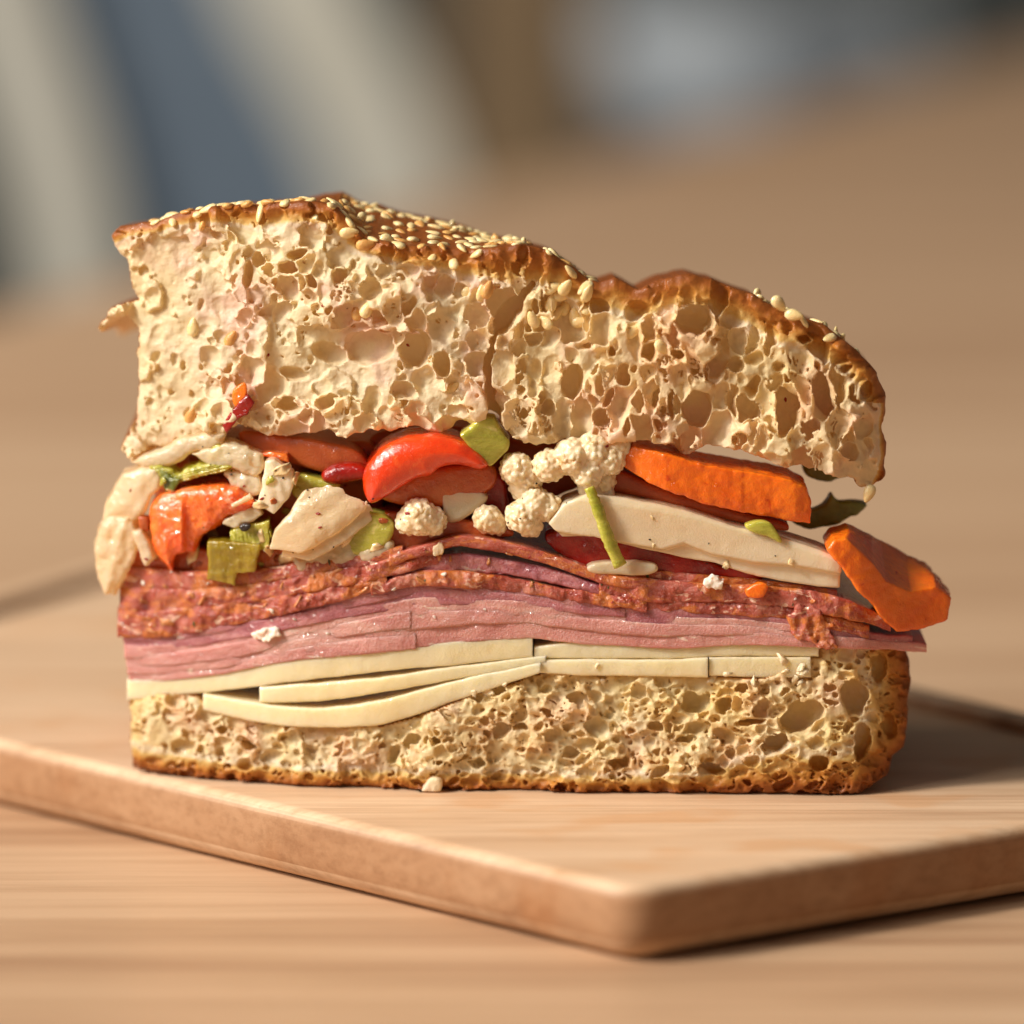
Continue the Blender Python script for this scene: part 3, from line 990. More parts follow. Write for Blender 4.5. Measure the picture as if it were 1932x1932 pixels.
def top_tilt(u, y):
    k = np.clip((y - 1.0) / 18, 0, 1)
    k = k * k * (3 - 2 * k)
    rise = np.interp(u, [560, 620, 700, 780, 860, 930, 1000], [0, 0.6, 2.6, 2.6, 1.8, 0.3, 0]) * k
    slope = np.interp(u, [200, 560, 700, 900, 1000, 1700], [0.10, 0.10, 0.02, 0.05, 0.10, 0.10])
    return rise - slope * y - np.clip(y - 30, 0, 40) ** 2 * 0.02


CREASE = [(1005, 540), (960, 590), (932, 640), (916, 690), (920, 730), (932, 775), (930, 820)]
top_bread, TD = bread("top_bread", TOP, TOP_CRUST, lambda u, v: np.where(v > 760, 18, np.interp(u, [200, 330, 500, 640, 800, 960, 1080, 1250, 1450, 1670], [26, 30, 60, 50, 50, 100, 70, 78, 80, 56])),
    top_big, [(900, 2.2, 3.8, 0.75, 1.5, right_lump, 9), (700, 1.6, 3.0, 1.0, 1.1, left_lump, 8), (2500, 1.1, 2.0, 0.8, 1.4, right_lump, 7), (3000, 0.9, 1.7, 0.9, 1.15, left_lump, 7), (4500, 0.5, 1.0, 0.85, 1.2, fine_lump, 5), (2500, 0.34, 0.55, 1.0, 1.1, fine_lump, 3)],
    5.6, 44, top_tilt, SW, 8, "torn airy crumb of the thick upper half of the bread", "glossy brown upper crust of the bread sprinkled with sesame",
    notch=lambda U, V: (np.interp(V, [540, 600, 700, 820], [12, 9, 3, 6]) + fbm(U.shape, 20, 91, 4, 0.6) * 12 - line_dist(CREASE, U, V)) * MM, wall=0.08, crust_keep=15, ragged=1.25, low_edge=(770, 1e6), oil_fn=lambda u, v: np.interp(u, [240, 420, 900, 1050, 1300, 1700], [0.35, 0.1, 0.12, 0.45, 0.55, 0.45]) * np.interp(v, [700, 860], [1, 0.4]))

# --- sesame seeds
def seed_mesh():
    nl, nr = 7, 8
    pts, quads, tris = [(0, 0, -0.00155)], [], []
    for i in range(1, nl):
        a = math.pi * i / nl
        z = -math.cos(a)
        w = math.sin(a) * (1.0 - 0.34 * z)
        for j in range(nr):
            b = 2 * math.pi * j / nr
            pts.append((0.00092 * w * math.cos(b), 0.00052 * w * math.sin(b), 0.00155 * z))
    pts.append((0, 0, 0.00155))
    for j in range(nr):
        k = (j + 1) % nr
        tris.append((0, 1 + k, 1 + j))
        tris.append((len(pts) - 1, 1 + (nl - 2) * nr + j, 1 + (nl - 2) * nr + k))
        for i in range(nl - 2):
            quads.append((1 + i * nr + j, 1 + i * nr + k, 1 + (i + 1) * nr + k, 1 + (i + 1) * nr + j))
    return pts, quads, tris


SEEDS = []
_p, _q, _t = seed_mesh()
for nm in ('seed', 'seed_dark'):
    me = make_mesh("sesame_seed", _p, _q, _t)
    me.materials.append(M[nm])
    SEEDS.append(me)


def place_seed(pos, normal, spin, dark=False, scale=1.0, parent=None):
    """lies flat on the surface it sits on"""
    n = Vector(normal).normalized()
    a = n.orthogonal().normalized()
    b = n.cross(a)
    long = a * math.cos(spin) + b * math.sin(spin)
    side = n.cross(long)
    R = Matrix((side, n, long)).transposed().to_4x4()
    R[0][1], R[1][1], R[2][1] = n
    o = link("sesame_seed", SEEDS[1 if dark else 0], None, parent if parent is not None else top_bread)
    s = random.uniform(0.74, 1.02) * scale
    o.matrix_local = Matrix.Translation(Vector(pos) + n * 0.0001) @ R @ Matrix.Diagonal((s, s, s * random.uniform(0.9, 1.1), 1))
    return o


def top_at(u, y):
    i = int((u - TD['u'][0]) / (TD['u'][1] - TD['u'][0])); j = int(np.interp(y, TD['y'], np.arange(len(TD['y']))))
    i = min(max(i, 1), len(TD['u']) - 2)
    hit = TD['d'][i, :, j] < 0
    if not hit.any():
        return None
    k = int(np.argmax(hit))
    return to_world(np.array(TD['u'][i]), np.array(TD['v'][k]), np.array(TD['y'][j]))


def front_at(u, v, D):
    i = int((u - D['u'][0]) / (D['u'][1] - D['u'][0])); k = int((v - D['v'][0]) / (D['v'][1] - D['v'][0]))
    col = D['d'][i, k] < 0
    j = int(np.argmax(col)) if col.any() else 12
    return D['y'][j]


taken = []


def scatter(n, u0, u1, y0, y1, keep=None, gap=0.0017):
    tries = 0
    while n > 0 and tries < 6000:
        tries += 1
        u = random.uniform(u0, u1); y = y0 + (y1 - y0) * random.random()
        if keep and random.random() > keep(u, y):
            continue
        p, px, py = top_at(u, y), top_at(u + 14, y), top_at(u, y + 1.6)
        if p is None or px is None or py is None or abs(px[2] - p[2]) > 0.003 or abs(py[2] - p[2]) > 0.003:
            continue
        if any((p[0] - q[0]) ** 2 + (p[1] - q[1]) ** 2 + (p[2] - q[2]) ** 2 < gap * gap for q in taken):
            continue
        nrm = np.cross(px - p, py - p)
        if nrm[2] < 0: nrm = -nrm
        nrm = Vector(nrm).normalized() + Vector((random.gauss(0, 0.16), random.gauss(0, 0.16), 0))
        taken.append(p)
        place_seed(p - np.array([0, 0, 0.00008]), nrm, random.uniform(0, 6.28), random.random() < 0.3)
        n -= 1


scatter(105, 640, 1000, 1.2, 26, lambda u, y: 1.0 if u < 970 else 0.4, 0.0019)
scatter(34, 290, 640, 0.6, 7, lambda u, y: 1.0 if y < 4 else 0.7, 0.0021)
scatter(12, 1030, 1120, 0.5, 8)
scatter(16, 1430, 1640, 1.0, 14)
for (u, v, a) in [(675, 589, 80), (693, 583, 60), (886, 550, 40), (907, 553, 80), (920, 546, 70), (1040, 574, 80), (1068, 584, 60), (1102, 584, 110), (1030, 607, 130), (1006, 602, 110),
                  (1096, 612, 5), (1042, 546, 20), (1060, 560, 10), (1067, 542, 60), (1107, 553, 70), (853, 738, 40), (659, 438, 10), (690, 462, 5), (731, 458, -30), (436, 641, 60),
                  (364, 620, 85), (360, 787, 70), (1195, 625, 30), (1247, 656, -35), (1469, 572, -50), (1499, 594, -10), (1085, 600, 90), (1050, 596, 40)]:
    y = front_at(u, v, TD)
    p = to_world(np.array(float(u)), np.array(float(v)), np.array(y))
    o = place_seed(p, (random.gauss(0, .15), -1, random.gauss(0, .15)), 0, random.random() < 0.25)
    n = Vector((random.gauss(0, .2), -1, random.gauss(0, .2))).normalized()
    long = Vector((math.cos(math.radians(a)), 0, math.sin(math.radians(a))))
    long = (long - n * long.dot(n)).normalized(); side = n.cross(long)
    R = Matrix((side, n, long)).transposed().to_4x4()
    o.matrix_local = Matrix.Translation(Vector(p) + n * 0.0004) @ R
o = place_seed(to_world(np.array(1640.), np.array(933.), np.array(0.8)), (0, -1, 0.1), 0.4)

# --- cheese
def strip(name, mat, top, bot, y0, **kw):
    depth = kw.pop('depth', 40)
    return slice_strip(name, top, bot, y0, depth, M[mat], SW, **kw)


CK = dict(rough=0.06, rsize=(14, 14), jag=0.16, rows=8, rnd=0.14)
strip("cheese_slice", 'cheese', [(240, 1284), (400, 1272), (560, 1244), (740, 1224), (850, 1212), (1005, 1202)], [(240, 1322), (400, 1306), (560, 1286), (740, 1266), (850, 1256), (1005, 1240)], 0.2, seed=21,
      label="thick cheese slice lying directly under the ham", **CK)
strip("cheese_slice", 'cheese', [(490, 1297), (700, 1281), (850, 1260), (1005, 1241), (1030, 1238)], [(490, 1326), (610, 1322), (760, 1300), (860, 1282), (960, 1264), (1030, 1252)], 0.0, seed=22,
      label="middle cheese slice with a dark gap below it", **CK)
strip("cheese_slice", 'cheese', [(384, 1309), (440, 1318), (520, 1331), (620, 1335), (720, 1321), (800, 1300), (870, 1282), (960, 1263), (1020, 1250)],
      [(384, 1338), (440, 1352), (520, 1366), (620, 1372), (720, 1366), (800, 1342), (870, 1318), (960, 1288), (1020, 1268)], -0.5, seed=23, label="bowed lowest cheese slice sagging into the bread", **CK)
strip("cheese_slice", 'cheese', [(1008, 1222), (1100, 1213), (1250, 1222), (1400, 1212), (1545, 1212)], [(1008, 1244), (1100, 1243), (1250, 1244), (1400, 1239), (1545, 1240)], 0.5, seed=24,
      label="upper cheese slice beside the step in the cheese", **CK)
strip("cheese_slice", 'cheese', [(1015, 1246), (1120, 1245), (1250, 1246), (1336, 1242)], [(1015, 1270), (1120, 1275), (1250, 1277), (1336, 1279)], 0.1, seed=25, label="lower cheese piece ending at a vertical split", **CK)
strip("cheese_slice", 'cheese', [(1338.5, 1242), (1440, 1241), (1530, 1242)], [(1338.5, 1276), (1440, 1279), (1530, 1280)], 0.3, seed=26, label="short cheese piece after the vertical split", **CK)

# --- ham: thin slices between two boundary curves
HT = [(225, 1192), (300, 1196), (420, 1178), (560, 1150), (700, 1118), (800, 1098), (900, 1106), (1000, 1116), (1100, 1132), (1250, 1142), (1400, 1152), (1560, 1172), (1650, 1188), (1750, 1200)]
HB = [(225, 1286), (300, 1284), (420, 1270), (560, 1243), (700, 1227), (800, 1218), (900, 1208), (1000, 1203), (1100, 1213), (1250, 1222), (1400, 1214), (1560, 1222), (1650, 1226), (1750, 1230)]


def layer(f0, f1, u0, u1, n=26, wav=2.6, seed=0):
    us = np.linspace(u0, u1, n)
    t, b = up(us, HT), up(us, HB)
    w, w2 = fbm((n,), 5, seed, 2) * wav, fbm((n,), 5, seed + 300, 2) * wav
    return list(zip(us, t + (b - t) * (f0 - 0.04) + w)), list(zip(us, t + (b - t) * (f1 + 0.04) + w2))


HK = dict(rough=0.09, rsize=(24, 6), rows=7, rnd=0.06)
ham = [('ham', 0.83, 1.0, 243, 785, 0.14, "lowest pale ham slice resting on the cheese"), ('ham', 0.66, 0.84, 240, 700, 0.05, "short pale ham slice above the lowest one"),
       ('ham', 0.48, 0.67, 238, 775, -0.07, "pale ham slice ending in a blunt torn edge"), ('ham', 0.30, 0.49, 235, 1500, 0.11, "long pale ham slice in the middle of the stack"),
       ('ham', 0.68, 1.0, 690, 1545, 0.14, "thick pink ham slice above the cheese step"), ('ham', 0.48, 0.69, 740, 1560, -0.02, "pink ham slice over the thick one"),
       ('dark_ham', 0.13, 0.31, 234, 1180, -0.05, "dark mauve ham slice with fat streaks"), ('dark_ham', -0.06, 0.14, 232, 1150, 0.11, "uppermost mauve ham slice below the spice paste"),
       ('dark_ham', 0.10, 0.50, 1180, 1600, 0.07, "mauve ham slice curling under the salami"),
       ('ham', 0.60, 0.98, 1545, 1748, -0.14, "frilled pale ham end poking past the bread"), ('dark_ham', 0.20, 0.58, 1570, 1722, -0.05, "mauve ham end below the loose carrot")]
for k, (mt, f0, f1, u0, u1, y0, lb) in enumerate(ham):
    t, b = layer(f0, f1, u0, u1, seed=40 + k)
    strip("ham_slice", mt, t, b, y0, seed=60 + k, jag=0.28, label=lb, **HK)

# --- spiced salami
SK = dict(rows=9, rnd=0.3, rsize=(11, 11), depth=38)
strip("salami_slice", 'salami', [(222, 1150), (300, 1152), (420, 1138), (560, 1118), (640, 1102), (730, 1080)], [(222, 1200), (300, 1202), (420, 1182), (560, 1154), (640, 1134), (730, 1112)], -0.7, seed=81,
      rough=0.65, jag=0.5, label="oily orange salami slice at the bottom of the spiced layer", **SK)
strip("salami_slice", 'salami', [(226, 1108), (320, 1110), (440, 1104), (560, 1088), (680, 1066), (760, 1048), (830, 1030)], [(226, 1156), (320, 1156), (440, 1142), (560, 1122), (680, 1100), (760, 1080), (830, 1066)], -0.5, seed=82,
      rough=0.65, jag=0.5, label="thick oily salami slice crusted with spice paste", **SK)
strip("salami_slice", 'salami', [(236, 1072), (330, 1076), (440, 1080), (560, 1064), (660, 1048), (760, 1030)], [(236, 1112), (330, 1114), (440, 1108), (560, 1092), (660, 1074), (760, 1056)], -0.2, seed=83,
      rough=0.4, jag=0.5, label="reddish salami slice below the pickled vegetables", **SK)
strip("salami_slice", 'salami', [(735, 1046), (850, 1012), (900, 1012), (960, 1022), (1050, 1048), (1150, 1082), (1260, 1094), (1330, 1100)], [(735, 1068), (850, 1032), (900, 1034), (960, 1045), (1050, 1070), (1150, 1104), (1260, 1116), (1330, 1120)], -0.8, seed=84,
      rough=0.18, jag=0.3, label="arched salami slice folding over a dark gap", **SK)
strip("salami_slice", 'dark_ham', [(740, 1070), (850, 1046), (950, 1056), (1050, 1078), (1150, 1110)], [(740, 1104), (850, 1082), (950, 1086), (1050, 1104), (1150, 1130)], 0.1, seed=85,
      rough=0.3, jag=0.4, label="mauve salami slice under the arched one", **SK)
strip("salami_slice", 'salami', [(700, 1100), (800, 1076), (900, 1080), (1000, 1098), (1100, 1116), (1220, 1130)], [(700, 1122), (800, 1104), (900, 1112), (1000, 1122), (1100, 1140), (1220, 1152)], -0.4, seed=86,
      rough=0.6, jag=0.6, label="crumbly orange spice seam across the middle", **SK)
strip("salami_slice", 'salami', [(1130, 1092), (1250, 1102), (1380, 1102), (1480, 1108), (1560, 1120), (1620, 1140), (1680, 1168)], [(1130, 1128), (1250, 1136), (1380, 1136), (1480, 1146), (1560, 1160), (1620, 1172), (1680, 1190)], -0.4, seed=87,
      rough=0.5, jag=0.5, label="spiced salami slice under the cauliflower stem", **SK)
strip("salami_slice", 'salami', [(1200, 1076), (1300, 1084), (1400, 1092), (1500, 1104), (1580, 1116)], [(1200, 1104), (1300, 1112), (1400, 1114), (1500, 1122), (1580, 1130)], 0.4, seed=88,
      rough=0.4, jag=0.5, label="dark oily salami slice tucked beneath the pale stem", **SK)
strip("salami_slice", 'salami', [(1200, 1126), (1320, 1132), (1440, 1140), (1540, 1156), (1640, 1180)], [(1200, 1152), (1320, 1158), (1440, 1164), (1540, 1182), (1640, 1204)], -0.1, seed=89,
      rough=0.5, jag=0.5, label="marbled salami slice with fat above the ham", **SK)

# --- vegetables
S = solid
def veg(name, mat, outline, y0, depth, label, **kw):
    return solid(outline, y0, depth, name, M[mat], SW, label=label, **kw)


veg("carrot_slice", 'carrot', [(1196, 842), (1240, 851), (1330, 876), (1420, 890), (1492, 905), (1522, 922), (1531, 945), (1530, 990), (1478, 979), (1400, 966), (1330, 950), (1262, 926), (1225, 912), (1166, 876), (1178, 856)],
    -1.2, 13, "thick orange carrot slice wedged under the upper bread", smooth=False, rnd=0.3, wob=0.12, wob_size=7, vox=0.18,
    front_fn=lambda U, V: np.interp(U, [1166, 1246, 1256, 1398, 1404, 1500, 1534], [2.0, 0.15, 0.0, 0.2, 0.35, 0.5, 1.4]) + np.clip((V - 930 - (U - 1300) * 0.17) / 30, 0, 1) * 0.5)
RIDGE = [(1588, 1003), (1646, 1058), (1669, 1090), (1716, 1110), (1762, 1102), (1796, 1124)]


def over_ridge(U, V):
    """the upper face of the loose carrot falls away behind its bright cut rim"""
    R = np.array(RIDGE, float)
    return np.clip(np.interp(U, R[:, 0], R[:, 1]) - V, 0, 60) * MM * 2.6 * (U > 1592) + np.clip((U - 1700) / 100, 0, 1) * 1.2


veg("carrot_slice", 'carrot', [(1556, 1030), (1570, 1012), (1602, 1003), (1650, 1026), (1704, 1054), (1752, 1078), (1795, 1124), (1786, 1164), (1740, 1180), (1688, 1186), (1660, 1158), (1622, 1112), (1588, 1070)],
    -3.4, 12, "loose crinkled orange carrot piece sliding out beside the salami", smooth=False, rnd=0.6, wob=0.16, wob_size=9, vox=0.18, front_fn=over_ridge)
veg("cauliflower_stem", 'cauli_stem', [(1062, 948), (1110, 930), (1180, 938), (1290, 960), (1380, 990), (1470, 1010), (1545, 1035), (1588, 1052), (1584, 1108), (1540, 1106), (1430, 1088), (1350, 1062), (1290, 1052), (1240, 1040), (1180, 1028), (1120, 1010), (1060, 1012), (1035, 985)],
    -1.6, 9, "long pale cauliflower stem lying across the salami", smooth=False, rnd=0.4, wob=0.07, wob_size=14, vox=0.19,
    front_fn=lambda U, V: 0.9 * np.clip((V - np.interp(U, [1000, 1180, 1250, 1290, 1340, 1420, 1500, 1600], [990, 1020, 1032, 1020, 1040, 1056, 1062, 1080])) / 6, 0, 1) + 1.2 * np.clip((np.interp(U, [1000, 1150, 1300, 1450, 1600], [930, 946, 972, 1014, 1062]) - V) / 26, 0, 1))
veg("cauliflower_stem", 'cauli_stem', [(1095, 900), (1140, 905), (1160, 938), (1120, 952), (1092, 935)], 0.4, 7, "short pale stalk below the biggest cauliflower head", rnd=0.8)
floret([(975, 888, 1.4, 2.7), (1000, 902, 1.6, 2.2), (985, 922, 2.0, 2.0)], "cauliflower_floret", SW, "small cream cauliflower floret beside the celery cube", seed=4)
floret([(1035, 880, 0.4, 2.6), (1080, 862, 0.2, 3.0), (1120, 850, 0.6, 2.8), (1150, 868, 1.0, 2.6), (1110, 890, 0.4, 2.6), (1165, 845, 1.8, 2.2)], "cauliflower_floret", SW, "largest bumpy cauliflower floret under the bread crease", seed=5)
floret([(985, 975, 0.2, 2.6), (1010, 950, 0.6, 2.4), (1000, 990, 0.6, 2.0), (1035, 960, 1.0, 2.2)], "cauliflower_floret", SW, "cream cauliflower floret joined to the long pale stem", seed=6)
floret([(790, 975, 0.0, 2.9), (815, 985, 0.4, 2.3), (770, 985, 0.5, 2.0)], "cauliflower_floret", SW, "round cauliflower floret below the big tomato piece", seed=7)
floret([(920, 982, 1.2, 2.2), (935, 992, 1.4, 1.7)], "cauliflower_floret", SW, "tiny cauliflower floret nestled on the arched salami", seed=8)
floret([(1110, 905, 1.6, 2.0), (1140, 912, 1.8, 1.8)], "cauliflower_floret", SW, "cauliflower floret lobe hidden behind the green stem", seed=9)

veg("tomato_piece", 'tomato', [(684, 905), (694, 872), (722, 842), (765, 824), (815, 818), (862, 826), (898, 846), (922, 874), (902, 884), (868, 876), (832, 880), (812, 896), (785, 902), (752, 922), (706, 948), (690, 938)],
    -0.6, 9, "glossy red cherry tomato half curving under the bread", rnd=0.4, puff=2.6, wob=0.07, wob_size=9, vox=0.18)
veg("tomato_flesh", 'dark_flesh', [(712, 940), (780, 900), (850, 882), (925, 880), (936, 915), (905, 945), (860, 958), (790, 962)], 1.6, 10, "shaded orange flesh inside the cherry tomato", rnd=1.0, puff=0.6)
Z4 = lambda P: [(163.9 + x * 0.2571, 769.8 + y * 0.2571) for x, y in P]      # measured in a close view of the filling


def ridges(ang, period, amp, slope_u=0.0, slope_v=0.0, c=(0, 0)):
    ca, sa = math.cos(math.radians(ang)), math.sin(math.radians(ang))

    def f(U, V):
        t = (-(U - c[0]) * sa + (V - c[1]) * ca) / period * 6.283
        return amp * np.sin(t + 0.7 * np.sin(t * 0.37 + 1) + 0.4 * np.sin((U + V) * 0.05)) + slope_u * (U - c[0]) + slope_v * (V - c[1])
    return f


veg("tomato_piece", 'tomato_flesh', Z4([(470, 720), (560, 620), (700, 580), (950, 560), (1090, 565), (1160, 620), (1230, 700), (1180, 760), (1040, 800), (940, 880), (850, 950), (790, 1050), (720, 1060), (650, 1090), (640, 1190), (620, 1190), (560, 1130), (500, 1040), (465, 900)]),
    -1.2, 9, "squashed orange tomato piece with bumpy wet flesh", rnd=0.9, puff=1.5, wob=0.22, wob_size=7, vox=0.18,
    front_fn=lambda U, V: 0.9 * np.clip((U - 345) / 8, 0, 1) * np.clip((V - 930) / 40, 0, 1))
veg("celery_cube", 'celery', [(868, 818), (906, 786), (932, 790), (962, 832), (958, 850), (925, 881), (896, 858)], -0.9, 6, "bright green celery cube beside the big tomato", smooth=False, rnd=0.5, tilt_u=0.02)
veg("celery_cube", 'pickle', Z4([(890, 960), (1000, 955), (1280, 990), (1240, 1190), (1110, 1195), (1090, 1290), (890, 1240)]), -2.2, 5, "olive translucent pickle cube hanging over the salami edge", smooth=False, rnd=0.35, wob=0.12, wob_size=6, vox=0.18,
    front_fn=ridges(4, 22, 0.06, 0.0, 0.004, (440, 1040)))
veg("celery_piece", 'celery', [(640, 995), (690, 968), (735, 978), (742, 1010), (715, 1042), (660, 1046)], -0.2, 6, "pale green celery piece beside the round cauliflower floret", rnd=0.7)
veg("celery_piece", 'celery', Z4([(470, 430), (540, 410), (680, 480), (760, 430), (900, 400), (1080, 420), (1000, 470), (850, 490), (700, 540), (640, 590), (590, 600), (530, 520)]), -0.9, 6, "ribbed green celery strip above the squashed tomato", smooth=False, rnd=0.3, wob=0.22, wob_size=6, vox=0.18, front_fn=ridges(-14, 5, 0.14, 0, 0.015, (350, 895)))
veg("celery_piece", 'leaf', Z4([(530, 430), (600, 470), (680, 520), (640, 595), (590, 600), (540, 520)]), -1.5, 2.5, "dark green celery end beside the ribbed strip", smooth=False, rnd=0.3, wob=0.2, wob_size=6, vox=0.18)
veg("celery_piece", 'celery', Z4([(880, 350), (920, 280), (980, 265), (1030, 300), (1010, 380), (940, 400)]), -0.8, 3, "small clear green scrap on the pale onion", rnd=0.4, wob=0.2)
veg("celery_piece", 'celery', [(560, 900), (600, 905), (640, 915), (620, 940), (570, 950), (548, 930)], 1.5, 6, "olive celery piece behind the onion wedge", rnd=0.7)
veg("celery_piece", 'celery', Z4([(1040, 900), (1150, 850), (1340, 820), (1350, 960), (1340, 1040), (1240, 1060), (1060, 1000)]), -0.6, 6, "olive celery lump next to the peppercorn", smooth=False, rnd=0.4, wob=0.3, front_fn=ridges(80, 7, 0.12))
veg("pepper_strip", 'celery', [(388, 850), (420, 840), (440, 852), (430, 872), (395, 874)], 0.4, 4, "green pepper scrap among the pickled onion", rnd=0.6)

WEDGE = [(510, 1029), (519, 996), (535, 976), (550, 960), (562, 938), (575, 921), (615, 910), (660, 902), (686, 900), (700, 925), (706, 947), (698, 958), (672, 977), (640, 1001), (618, 1012), (600, 1024), (565, 1038), (540, 1031)]
for k, (du, dv, sc_, lb) in enumerate([(0, 0, 1.0, "pale translucent onion wedge between the two tomatoes"), (16, 20, 0.94, "second onion layer showing below the translucent wedge")]):
    W = [(610 + (x - 610) * sc_ + du, 965 + (y - 965) * sc_ + dv) for x, y in WEDGE]
    veg("onion_piece", 'onion', W, -2.0 + k * 1.0, 0.8, lb, smooth=False, rnd=0.25, puff=0.7, wob=0.10, wob_size=7, vox=0.18, front_fn=ridges(-32, 44, 0.10, 0.012, -0.016, (600, 960)))
veg("onion_piece", 'onion', Z4([(205, 560), (270, 480), (400, 430), (520, 430), (548, 520), (540, 590), (470, 650), (430, 760), (340, 830), (200, 800), (110, 840), (150, 680)]), -0.6, 5, "smooth onion sheet folded above the drooping flap", smooth=False, rnd=0.4, puff=1.0, wob=0.2, wob_size=12, vox=0.2, front_fn=ridges(125, 40, 0.08))
veg("onion_piece", 'onion', Z4([(110, 830), (200, 770), (320, 780), (370, 900), (372, 1030), (335, 1120), (285, 1240), (230, 1340), (205, 1378), (180, 1350), (130, 1362), (75, 1210), (55, 1010)]),
    -1.0, 8, "drooping translucent onion flap overhanging the salami", smooth=False, rnd=0.4, puff=1.2, wob=0.3, wob_size=8, vox=0.2, front_fn=ridges(105, 34, 0.1))
veg("onion_piece", 'onion', Z4([(300, 400), (420, 340), (620, 270), (700, 200), (1030, 170), (1000, 260), (900, 300), (740, 340), (620, 420), (420, 440)]), -0.2, 12, "wet pale onion layer directly below the upper bread", smooth=False, rnd=0.5, puff=0.6, wob=0.28, wob_size=10, vox=0.2)
veg("onion_piece", 'onion', Z4([(340, 890), (400, 875), (470, 960), (505, 1090), (440, 1165), (400, 1100), (350, 960)]), -1.9, 4, "narrow onion sliver beside the squashed tomato", smooth=False, rnd=0.4, puff=0.5, wob=0.2, wob_size=8)
veg("onion_piece", 'onion', Z4([(740, 330), (900, 280), (1040, 250), (1180, 280), (1290, 340), (1310, 430), (1240, 505), (1160, 480), (1080, 440), (900, 400)]), -0.7, 6, "lumpy onion piece covered with spices", smooth=False, rnd=0.4, puff=0.5, wob=0.4, wob_size=8)
veg("onion_piece", 'onion', Z4([(1010, 470), (1120, 470), (1260, 510), (1290, 600), (1200, 640), (1080, 580)]), -0.2, 5, "rough onion lump above the squashed tomato", rnd=0.5, wob=0.45, wob_size=6)
veg("stalk_piece", 'cauli_stem', Z4([(1310, 375), (1345, 360), (1380, 365), (1450, 410), (1520, 460), (1530, 520), (1490, 640), (1440, 690), (1375, 765), (1250, 690), (1290, 570), (1300, 440)]), -2.0, 4, "stubby cream stalk piece beside the squashed tomato", smooth=False, rnd=0.35, puff=0.4, wob=0.14, wob_size=8, vox=0.18, front_fn=ridges(70, 24, 0.08, 0.012, 0, (520, 910)))
veg("onion_piece", 'onion', Z4([(1000, 840), (1070, 770), (1180, 730), (1240, 715), (1300, 780), (1200, 830), (1090, 870)]), -1.0, 3, "crumpled onion piece behind the peppercorn", smooth=False, rnd=0.3, wob=0.25, wob_size=6)
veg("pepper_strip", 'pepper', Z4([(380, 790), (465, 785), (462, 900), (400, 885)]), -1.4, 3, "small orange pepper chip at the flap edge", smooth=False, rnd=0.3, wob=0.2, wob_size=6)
veg("pepper_strip", 'tomato_flesh', Z4([(1240, 350), (1340, 330), (1470, 345), (1490, 420), (1380, 370)]), 0.5, 4, "orange pepper sliver behind the cream stalk", smooth=False, rnd=0.3)
veg("onion_piece", 'onion', [(830, 930), (880, 925), (920, 940), (900, 965), (850, 990), (835, 960)], 1.0, 7, "shaded onion piece under the tomato flesh", rnd=0.8)
veg("onion_piece", 'onion', [(1120, 1062), (1180, 1058), (1235, 1064), (1230, 1080), (1160, 1084), (1110, 1076)], -0.9, 3, "flat onion strip lying on the arched salami", rnd=0.5)
veg("onion_piece", 'onion', [(560, 1040), (620, 1010), (690, 1030), (740, 1030), (720, 1056), (640, 1066), (570, 1070)], -0.2, 8, "wet onion shreds spread along the top salami", rnd=0.8, wob=0.5, wob_size=9)
veg("onion_piece", 'onion', [(250, 1000), (330, 1050), (420, 1060), (420, 1082), (330, 1085), (255, 1080)], 1.6, 12, "onion bed under the squashed tomato", rnd=0.8, wob=0.4)
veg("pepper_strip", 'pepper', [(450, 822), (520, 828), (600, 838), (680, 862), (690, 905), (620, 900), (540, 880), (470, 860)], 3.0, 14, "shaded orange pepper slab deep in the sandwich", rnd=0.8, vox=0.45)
veg("pepper_strip", 'chilli', [(608, 895), (640, 878), (685, 880), (690, 905), (640, 915), (612, 912)], 0.8, 6, "glossy dark red pepper bit behind the onion wedge", rnd=0.8, puff=0.5)
veg("pepper_strip", 'chilli', [(905, 905), (945, 900), (960, 950), (965, 1000), (930, 1010), (910, 970)], 3.5, 10, "dark red pepper filler added behind the cauliflower florets", rnd=0.8, vox=0.45)  # added filler, keeps light from showing between the florets
veg("pepper_strip", 'chilli', [(1060, 1015), (1130, 1018), (1180, 1040), (1160, 1075), (1080, 1062)], 3.0, 12, "dark red pepper in the gap under the pale stem", rnd=0.8, vox=0.45)
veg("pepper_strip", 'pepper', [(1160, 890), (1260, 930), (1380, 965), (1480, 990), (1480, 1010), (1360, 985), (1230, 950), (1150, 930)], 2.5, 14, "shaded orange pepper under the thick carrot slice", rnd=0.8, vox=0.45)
veg("pepper_strip", 'pepper', [(700, 850), (800, 826), (920, 840), (1000, 860), (1100, 850), (1190, 845), (1190, 900), (1060, 960), (960, 1000), (830, 1005), (740, 1000), (700, 940)], 12, 18, "brown pepper filler added to block light through the sandwich core", rnd=1.0, wob=0.5, vox=0.45)  # filler added to block light through the core
veg("pepper_strip", 'pepper', [(300, 860), (420, 840), (520, 850), (700, 860), (720, 960), (680, 1050), (420, 1070), (300, 1060)], 9, 16, "brown pepper filler added behind the onion pieces to block light", rnd=1.0, wob=0.5, vox=0.45)  # added mass that closes the gaps behind the onion to light
veg("pepper_seed", 'celery', [(1406, 985), (1440, 978), (1462, 992), (1474, 1020), (1445, 1008), (1415, 998)], -2.4, 2.0, "pale yellow pepper sliver resting on the long stem", rnd=0.4)
veg("parsley_leaf", 'leaf', [(1500, 1000), (1560, 975), (1580, 955), (1592, 972), (1648, 978), (1610, 1000), (1590, 1015), (1540, 1030)], 12, 3, "blurred green leaf poking out behind the carrot", rnd=0.5, wob=0.4)
